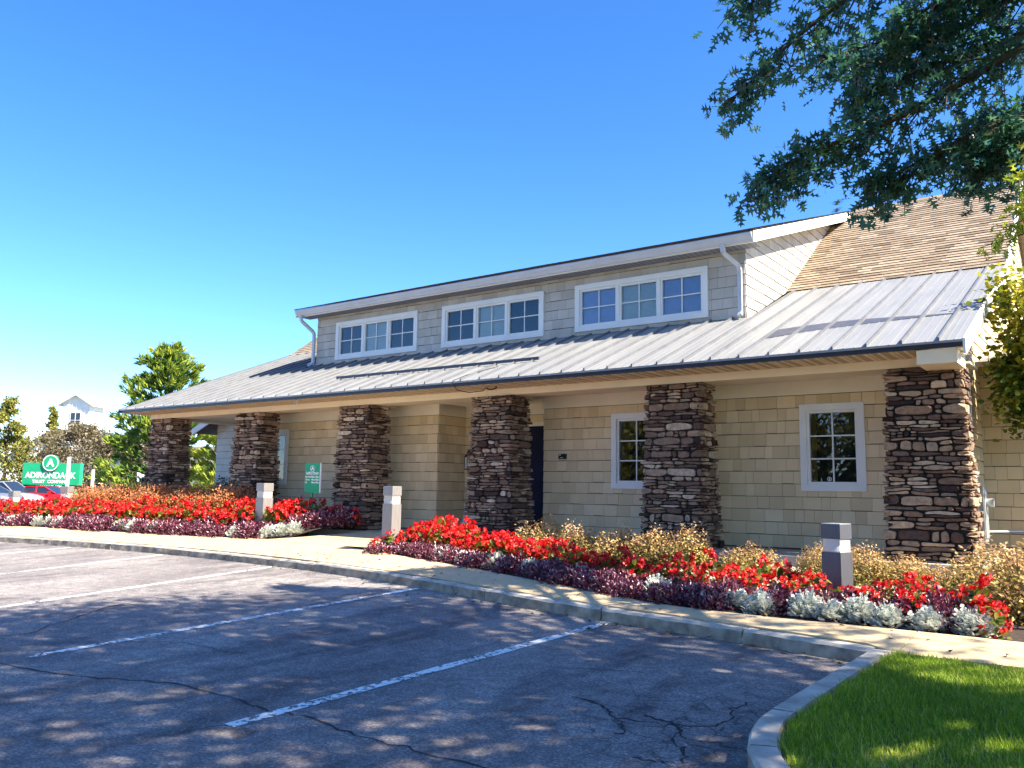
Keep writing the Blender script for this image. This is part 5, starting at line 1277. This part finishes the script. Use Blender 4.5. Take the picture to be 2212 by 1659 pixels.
def pine(name, x, y, z, h, r_, label, whorls=15, per=10, tc=.55):
    o = empty(name, (x, y, z)); tag(o, label, 'tree')
    mb = MB(); mb.tube([(0, 0, -.3), (.1, 0, h * .5), (0, .05, h)], [.22, .14, .02], 'bark', 8); mb.build('trunk', o)
    mb = MB(); parts = []
    for k in range(whorls):
        t_ = k / (whorls - 1); zz = .06 * h + .92 * h * t_; rr = r_ * ((1 - t_) ** .62 + .07) * random.uniform(.85, 1.12)
        for j in range(per):
            if random.random() < .28: continue
            a = 6.28 * (j + random.random() * .8) / per; ln = rr * random.uniform(.6, 1.15); up_ = random.uniform(.0, .35) + .6 * t_
            b_ = np.array([0, 0, zz]); e = np.array([math.cos(a) * ln, math.sin(a) * ln, zz + up_ * ln * .8]); mid = (b_ + e) / 2 + [0, 0, -.05 * ln]
            c3 = catmull([b_, mid, e], 5); mb.tube(c3[::3], [.03, .02, .012, .006][:len(c3[::3])], 'bark', 4, False)
            m_ = 14; cc = c3[np.minimum(len(c3) - 1, 3 + (RNG.random(m_) ** .6 * (len(c3) - 3)).astype(int))] + RNG.normal(0, .26, (m_, 3)) * [1, 1, .28]; 
            for c in cc:
                n = 12; P_ = np.repeat(c[None], n, 0) + RNG.normal(0, .03, (n, 3)); D_ = rv(n) * .55 + np.array([math.cos(a), math.sin(a), .75])
                parts.append(leaves(P_, D_, rv(n), RNG.uniform(.30, .55, n), RNG.uniform(.016, .026, n), T_SIMPLE, np.clip(RNG.normal(tc + .40 * (np.linalg.norm(c[:2]) / max(rr, .3) - .5), .2, n), 0, 1)))
    for q in range(5):
        b_ = np.array([RNG.normal(0, .5), RNG.normal(0, .5), h * random.uniform(.8, .92)]); e = b_ + [RNG.normal(0, .15), RNG.normal(0, .15), h * random.uniform(.08, .16)]; c3 = catmull([b_, (b_ + e) / 2, e], 4); mb.tube(c3[::4], [.02, .012, .005], 'bark', 4, False)
        for c in c3[2:]: n = 24; parts.append(leaves(np.repeat(c[None], n, 0), rv(n) * .6 + [0, 0, .9], rv(n), RNG.uniform(.2, .34, n), RNG.uniform(.011, .018, n), T_SIMPLE, np.clip(RNG.normal(tc, .2, n), 0, 1)))
    mb.build('limbs', o); link('crown', fast_mesh('crown', *cat(parts), 'pine_needle'), o)
pine('pine_tree', -39.3, 13.2, -.7, 8.9, 3.0, 'tall bright green pine behind the left end of the porch roof')
pine('pine_tree', -33.2, 14.6, -.7, 6.1, 3.6, 'yellow-green pine seen between the two leftmost columns', 14, 12, .8)
tree('columnar_tree', -74, 15.5, -1, 10.2, 3.4, 'tall olive-green tree at the far left edge', 'olive_leaf', 70, 130, .26, 'cone', .16, .05)
tree('columnar_tree', -74, 20, -1, 9.0, 2.8, 'narrow olive tree second from the left edge', 'olive_leaf', 60, 130, .26, 'cone', .16, .05)
tree('columnar_tree', -75, 24, -1, 8.6, 1.6, 'thin green tree top rising left of the white cupola', 'olive_leaf', 40, 110, .26, 'cone', .14, .05)
tree('brown_tree', -66.5, 22.6, -1, 6.6, 4.0, 'brown-leaved rounded tree behind the green sign', 'brown_leaf', 90, 150, .22, 'round', .16, .12)
tree('brown_tree', -64.5, 25.8, -1, 6.4, 3.0, 'olive-brown tree in front of the cupola building', 'brown_leaf', 70, 140, .22, 'round', .16, .12)
for i, (x, y, h, rr, lb) in enumerate([(-30, -52, 13, 6.5, 'broad tree across the parking lot, mirrored in the porch windows, leftmost'), (-18, -56, 14, 6.5, 'broad tree across the parking lot, mirrored in the porch windows, second'), (-6, -50, 13, 6.2, 'broad tree across the parking lot, mirrored in the porch windows, third'), (6, -54, 14, 6.8, 'broad tree across the parking lot, mirrored in the porch windows, fourth'), (-42, -50, 13, 6.5, 'broad tree across the parking lot, mirrored in the porch windows, far end')]):
    tree('broad_tree', x, y, -1, h, rr, lb, 'olive_leaf', 80, 90, .6, 'round', .35, .12, 'trees across the lot')

# ------------------------------------------------------------------ far building with cupola
cb = empty('cupola_building', (-92.9, 35.6, -1.0), .62); cb.scale = (1.19, 1.19, 1.14); tag(cb, 'white building with a gabled cupola beyond the trees at left', 'building')
def gable(mb, x0, x1, y0, y1, z0, z1, zr, mat): 
    xm = (x0 + x1) / 2; mb.poly([(x0, y0, z0), (x1, y0, z0), (x1, y0, z1), (xm, y0, zr), (x0, y0, z1), (x0, y1, z0), (x1, y1, z0), (x1, y1, z1), (xm, y1, zr), (x0, y1, z1)], [(0, 1, 2, 3, 4), (9, 8, 7, 6, 5), (0, 5, 6, 1), (1, 6, 7, 2), (4, 9, 5, 0)], mat)
def groof(mb, x0, x1, y0, y1, z1, zr, ov, th, mat):
    xm = (x0 + x1) / 2; s_ = (zr - z1) / (xm - x0)
    for sg, xe in ((-1, x0 - ov), (1, x1 + ov)):
        ze = z1 - s_ * ov
        mb.hexa([(xe, y0 - ov, ze), (xm, y0 - ov, zr), (xm, y1 + ov, zr), (xe, y1 + ov, ze), (xe, y0 - ov, ze + th), (xm, y0 - ov, zr + th), (xm, y1 + ov, zr + th), (xe, y1 + ov, ze + th)], mat)
mb = MB(); gable(mb, -1.25, 1.25, -1.25, 1.25, 6.2, 9.6, 10.3, 'far_white')
for i in range(7): mb.box(-1.27 + .4 * i, -1.22 + .4 * i, -1.29, -1.25, 6.2, 9.6, 'far_white')
mb.build('cupola_wall', cb); mb = MB(); groof(mb, -1.25, 1.25, -1.25, 1.25, 9.55, 10.35, .4, .16, 'far_white'); mb.build('cupola_roof', cb)
wn = empty('window'); wn.parent = cb
mb = MB(); mb.box(-.52, .52, -1.33, -1.27, 7.1, 8.7, 'far_white'); mb.build('frame', wn)
for i in (-1, 1):
    for j in range(2): mb = MB(); mb.box(min(.04 * i, .44 * i), max(.04 * i, .44 * i), -1.345, -1.33, 7.2 + .74 * j, 7.88 + .74 * j, 'car_glass'); mb.build('pane', wn)
mb = MB(); gable(mb, -4.2, 4.2, -5, 8, 0, 4.0, 6.6, 'far_white'); mb.build('wall', cb); mb = MB(); groof(mb, -4.2, 4.2, -5, 8, 3.95, 6.65, .6, .22, 'far_roof'); mb.build('roof', cb)
mb = MB()
for sg in (-1, 1): mb.hexa([(sg * 4.8, -5.66, 3.40), (0, -5.66, 6.5), (0, -5.6, 6.5), (sg * 4.8, -5.6, 3.40), (sg * 4.8, -5.66, 3.72), (0, -5.66, 6.85), (0, -5.6, 6.85), (sg * 4.8, -5.6, 3.72)], 'far_white')
mb.build('rake_board', cb)
wn = empty('window'); wn.parent = cb; mb = MB(); mb.box(-1.0, 1.0, -5.06, -5.0, 3.6, 4.9, 'far_white'); mb.build('frame', wn); mb = MB(); mb.box(-.85, -.05, -5.09, -5.06, 3.7, 4.8, 'car_glass'); mb.build('pane', wn); mb = MB(); mb.box(.05, .85, -5.09, -5.06, 3.7, 4.8, 'car_glass'); mb.build('pane', wn)
mb = MB(); mb.box(4.2, 15, -2, 8, 0, 3.0, 'far_brick'); mb.build('wall', cb)
mb = MB(); mb.hexa([(3.6, -2.7, 2.9), (15.6, -2.7, 2.9), (15.6, 3, 5.6), (3.6, 3, 5.6), (3.6, -2.7, 3.05), (15.6, -2.7, 3.05), (15.6, 3, 5.75), (3.6, 3, 5.75)], 'far_roof'); mb.build('roof', cb)
for x in (5.2, 7.6): mb = MB(); mb.box(x, x + 1.2, -2.06, -2.0, .9, 2.4, 'car_glass'); mb.build('window', cb)
dk = empty('kiosk', (-55.0, 22.2, -.7), .62); tag(dk, 'white drive-up kiosk with two dark square windows beside the yellow post', 'kiosk')
mb = MB(); mb.box(-1.0, 1.0, -.6, .6, -.3, 2.9, 'far_white'); mb.build('body', dk)
for z in (.35, 1.45): mb = MB(); mb.box(-.62, .12, -.64, -.6, z, z + .8, 'car_glass'); mb.build('window', dk)
mb = MB(); mb.tube([(-52.6, 18.8, -.9), (-52.6, 18.8, .7)], .13, 'yellow_post', 12); o = mb.build('safety_post'); tag(o, 'yellow safety post beside the white kiosk', 'post')
mb = MB(); mb.box(-.35, .35, -.25, .25, 0, .55, 'red_plastic'); mb.box(-.3, .3, -.2, .2, .55, .7, 'red_plastic'); o = mb.build('red_bin'); o.location = (-50.5, 21.6, .35); tag(o, 'small red box shape left of the pine trunk', 'box')
mb = MB(); mb.box(-.3, .3, -.2, .2, -1.2, 0, 'far_brick'); o2 = mb.build('plinth', o)

# ------------------------------------------------------------------ monument sign
ms = empty('bank_sign', (-57.9, 16.4, -.65), .62); tag(ms, 'green bank sign with round emblem on a stone base at far left', 'sign')
W_ = 1.98
mb = MB(); mb.box(-W_, W_, -.22, .22, 1.55, 3.05, 'sign_green'); mb.build('panel', ms)
mb = MB(); mb.box(-W_ + .05, W_ - .25, -.20, .20, 1.33, 1.55, 'sign_black'); mb.build('atm_strip', ms)
mb = MB(); mb.box(-W_ + .12, W_ - .3, -.18, .18, .62, 1.33, 'sign_green'); mb.box(-W_ + .22, W_ - .4, -.20, -.18, .72, 1.26, 'sign_cream'); mb.box(-W_ + .26, -W_ + .95, -.205, -.20, .74, 1.24, 'sign_white'); mb.build('message_board', ms)
mb = MB(); mb.box(-W_ - .1, W_ + .1, -.4, .4, .48, .62, 'concrete_slab'); mb.build('base_cap', ms)
for r_i in range(4):
    x = -W_
    while x < W_ - .05:
        wd = min(random.uniform(.3, .6), W_ - x); mb = MB(); mb.tint = random.uniform(.5, .95); e = random.uniform(0, .03); mb.box(x + .01, x + wd - .01, -.34 - e, .30, -.22 + .175 * r_i, -.06 + .175 * r_i, 'stone'); mb.build('stone', ms); x += wd
mb = MB(); mb.disc((-.03, -.22, 3.05), .56, -.12, (0, 1, 0), 'sign_green', 40); mb.build('emblem_disc', ms)
mb = MB(); ring(mb, (-.03, 3.05), .55, .49, -.345, 'sign_white'); mb.build('emblem_ring', ms)
text('A', .70, 'sign_white', ms, (-.03, -.35, 3.03), UP, 'emblem_letter', bold=.03); mb = MB(); mb.disc((-.03, -.352, 2.93), .05, -.012, (0, 1, 0), 'sign_green', 16); mb.build('emblem_dot', ms)
text('ADIRONDACK', .56, 'sign_white', ms, (-.04, -.235, 2.18), UP, bold=.016, sx=.93); text('TRUST  COMPANY', .29, 'sign_white', ms, (-.02, -.235, 1.76), UP, bold=.010, sx=1.02)
text('24 HOUR ATM', .21, 'sign_white', ms, (.05, -.215, 1.435), UP, bold=.006, sx=1.1)
text('LIFE IS COMPLICATED.', .15, 'sign_gold', ms, (-W_ + 1.1, -.21, 1.12), UP, align='LEFT', bold=.003); text("YOUR BANKING SHOULDN'T BE.", .15, 'sign_gold', ms, (-W_ + 1.1, -.21, .92), UP, align='LEFT', bold=.003)
def post(x, y, z, h, rr, name, label, plate=None):
    o = empty(name, (x, y, z), .62); tag(o, label, 'sign' if plate else 'post')
    mb = MB(); mb.box(-rr, rr, -rr, rr, -.3, h, 'post_grey'); mb.build('post', o)
    if plate: mb = MB(); mb.box(-plate[0], plate[0], -rr - .02, -rr, h - plate[1], h + .05, 'post_grey'); mb.build('sign_plate', o)
post(-35.0, 6.3, -.6, 2.75, .055, 'pole', 'tall pale pole standing in front of the green sign, nearer its middle')
post(-35.6, 7.7, -.6, 2.25, .05, 'pole', 'shorter pale pole before the right end of the green sign')
post(-41.5, 11.9, -.65, 2.9, .04, 'road_sign', 'back of a grey road sign on a post left of the pine', (.26, .72))

# ------------------------------------------------------------------ parked cars
def car(x, y, z, rz, paint, label, suv=False):
    o = empty('parked_car', (x, y, z), rz); tag(o, label, 'car')
    H_ = 1.66 if suv else 1.45; L_ = 2.28
    top = [(-L_, .62), (-L_ + .12, .92), (-1.55, 1.0 if not suv else 1.12), (-1.15, 1.06), (-.2, 1.06), (.75, 1.02), (1.1, .98), (1.75, .90), (2.12, .78), (L_, .58)]
    def side(xq): return float(np.interp(xq, [-L_, -1.9, 1.7, L_], [.70, .88, .88, .62]))
    xs_ = np.linspace(-L_, L_, 26); mb = MB(); pts = []
    tx = [q[0] for q in top]; tz = [q[1] for q in top]
    arch = (-1.38, 1.40)
    for xq in xs_:
        zt = float(np.interp(xq, tx, tz)); hw = side(xq); zb = .24
        for a in arch:
            d = abs(xq - a)
            if d < .40: zb = max(zb, .33 + math.sqrt(max(0, .40 ** 2 - d * d)) * .95 if d < .39 else .24)
        zb = min(zb, zt - .12)
        pts += [(xq, -hw * .94, zb), (xq, -hw, (zb + zt) / 2), (xq, -hw * .97, zt - .10), (xq, -hw * .86, zt - .015), (xq, 0, zt + .02), (xq, hw * .86, zt - .015), (xq, hw * .97, zt - .10), (xq, hw, (zb + zt) / 2), (xq, hw * .94, zb)]
    n_ = 9; F = [(i * n_ + j, (i + 1) * n_ + j, (i + 1) * n_ + j + 1, i * n_ + j + 1) for i in range(25) for j in range(8)] + [tuple(range(9)), tuple(25 * 9 + j for j in range(9))[::-1]]
    mb.poly(pts, F, paint); mb.build('body', o, True)
    # cabin
    cab = [(-1.75 if suv else -1.45, 1.02), (-1.35 if suv else -.85, H_ - .05), (-.3, H_), (.25, H_ - .04), (1.12, 1.0)]
    mb = MB(); pr = []
    for (xq, zq) in cab: wq = .80 if zq < 1.1 else .62; pr += [(xq, -wq, zq), (xq, wq, zq)]
    mb.poly(pr, [(0, 2, 3, 1), (6, 8, 9, 7), (0, 8, 6, 4, 2), (1, 3, 5, 7, 9)], 'car_glass'); mb.build('windows', o)
    mb = MB(); mb.poly([(q[0], s_ * .64, q[1] + .02) for q in cab[1:4] for s_ in (-1, 1)], [(0, 2, 3, 1), (2, 4, 5, 3)], paint)
    for s_ in (-1, 1):
        for a, b_ in ((cab[0], cab[1]), (cab[3], cab[4])): mb.bar((a[0], s_ * (.81 if a[1] < 1.1 else .64), a[1]), (b_[0], s_ * (.64 if b_[1] > 1.1 else .81), b_[1]), .06, .05, paint)
        mb.bar((-.15, s_ * .81, 1.02), (-.2, s_ * .635, H_), .07, .03, paint); mb.bar((cab[1][0], s_ * .635, cab[1][1]), (cab[3][0], s_ * .635, cab[3][1]), .06, .05, paint)
    mb.build('roof', o, False)
    for a in arch:
        for s_ in (-1, 1):
            wh = empty('wheel', (a, s_ * .80, .33)); wh.parent = o
            mb = MB(); mb.tube([(0, -.11, 0), (0, -.09, 0), (0, .09, 0), (0, .11, 0)], [.30, .33, .33, .30], 'tyre', 24); mb.build('tyre', wh)
            mb = MB(); mb.tube([(0, s_ * .112, 0), (0, s_ * .10, 0)], .06, 'rim', 12)
            for k in range(5): an = k * 1.2566; mb.bar((0, s_ * .113, 0), (.22 * math.cos(an), s_ * .113, .22 * math.sin(an)), .02, .06, 'rim', (0, 1, 0))
            ringp = [(.225 * math.cos(k * .2618), s_ * .112, .225 * math.sin(k * .2618)) for k in range(25)]; mb.tube(ringp, .018, 'rim', 5, False); mb.build('rim', wh)
    for s_ in (-1, 1):
        mb = MB(); mb.hexa([(1.78, s_ * .62, .70), (2.20, s_ * .50, .62), (2.20, s_ * .68, .62), (1.80, s_ * .83, .70), (1.78, s_ * .62, .80), (2.12, s_ * .50, .74), (2.12, s_ * .70, .74), (1.80, s_ * .84, .82)], 'headlight'); mb.build('headlight', o)
    mb = MB(); mb.box(L_ - .06, L_ + .012, -.42, .42, .34, .54, 'tyre'); mb.build('grille', o)
    for s_ in (-1, 1): mb = MB(); mb.box(.72, .90, s_ * .88 - .05, s_ * .88 + .09 * s_, 1.0, 1.12, paint); mb.build('door_mirror', o)
car(-52.6, 13.6, -.60, .55, 'car_red', 'red car with silver spoked wheel parked before the green sign')
car(-53.4, 11.6, -.58, .5, 'car_silver', 'silver car parked left of the red car, at the left edge', True)
car(-52.0, 9.9, -.58, .45, 'car_grey', 'dark grey car at the left edge nearest the flower bed')
car(-58.6, 13.0, -.60, .5, 'car_red', 'red car mostly hidden behind the silver car', True)
car(-36.5, 14.2, -.65, .5, 'car_blue', 'blue and white vehicle seen between the two leftmost columns', True)
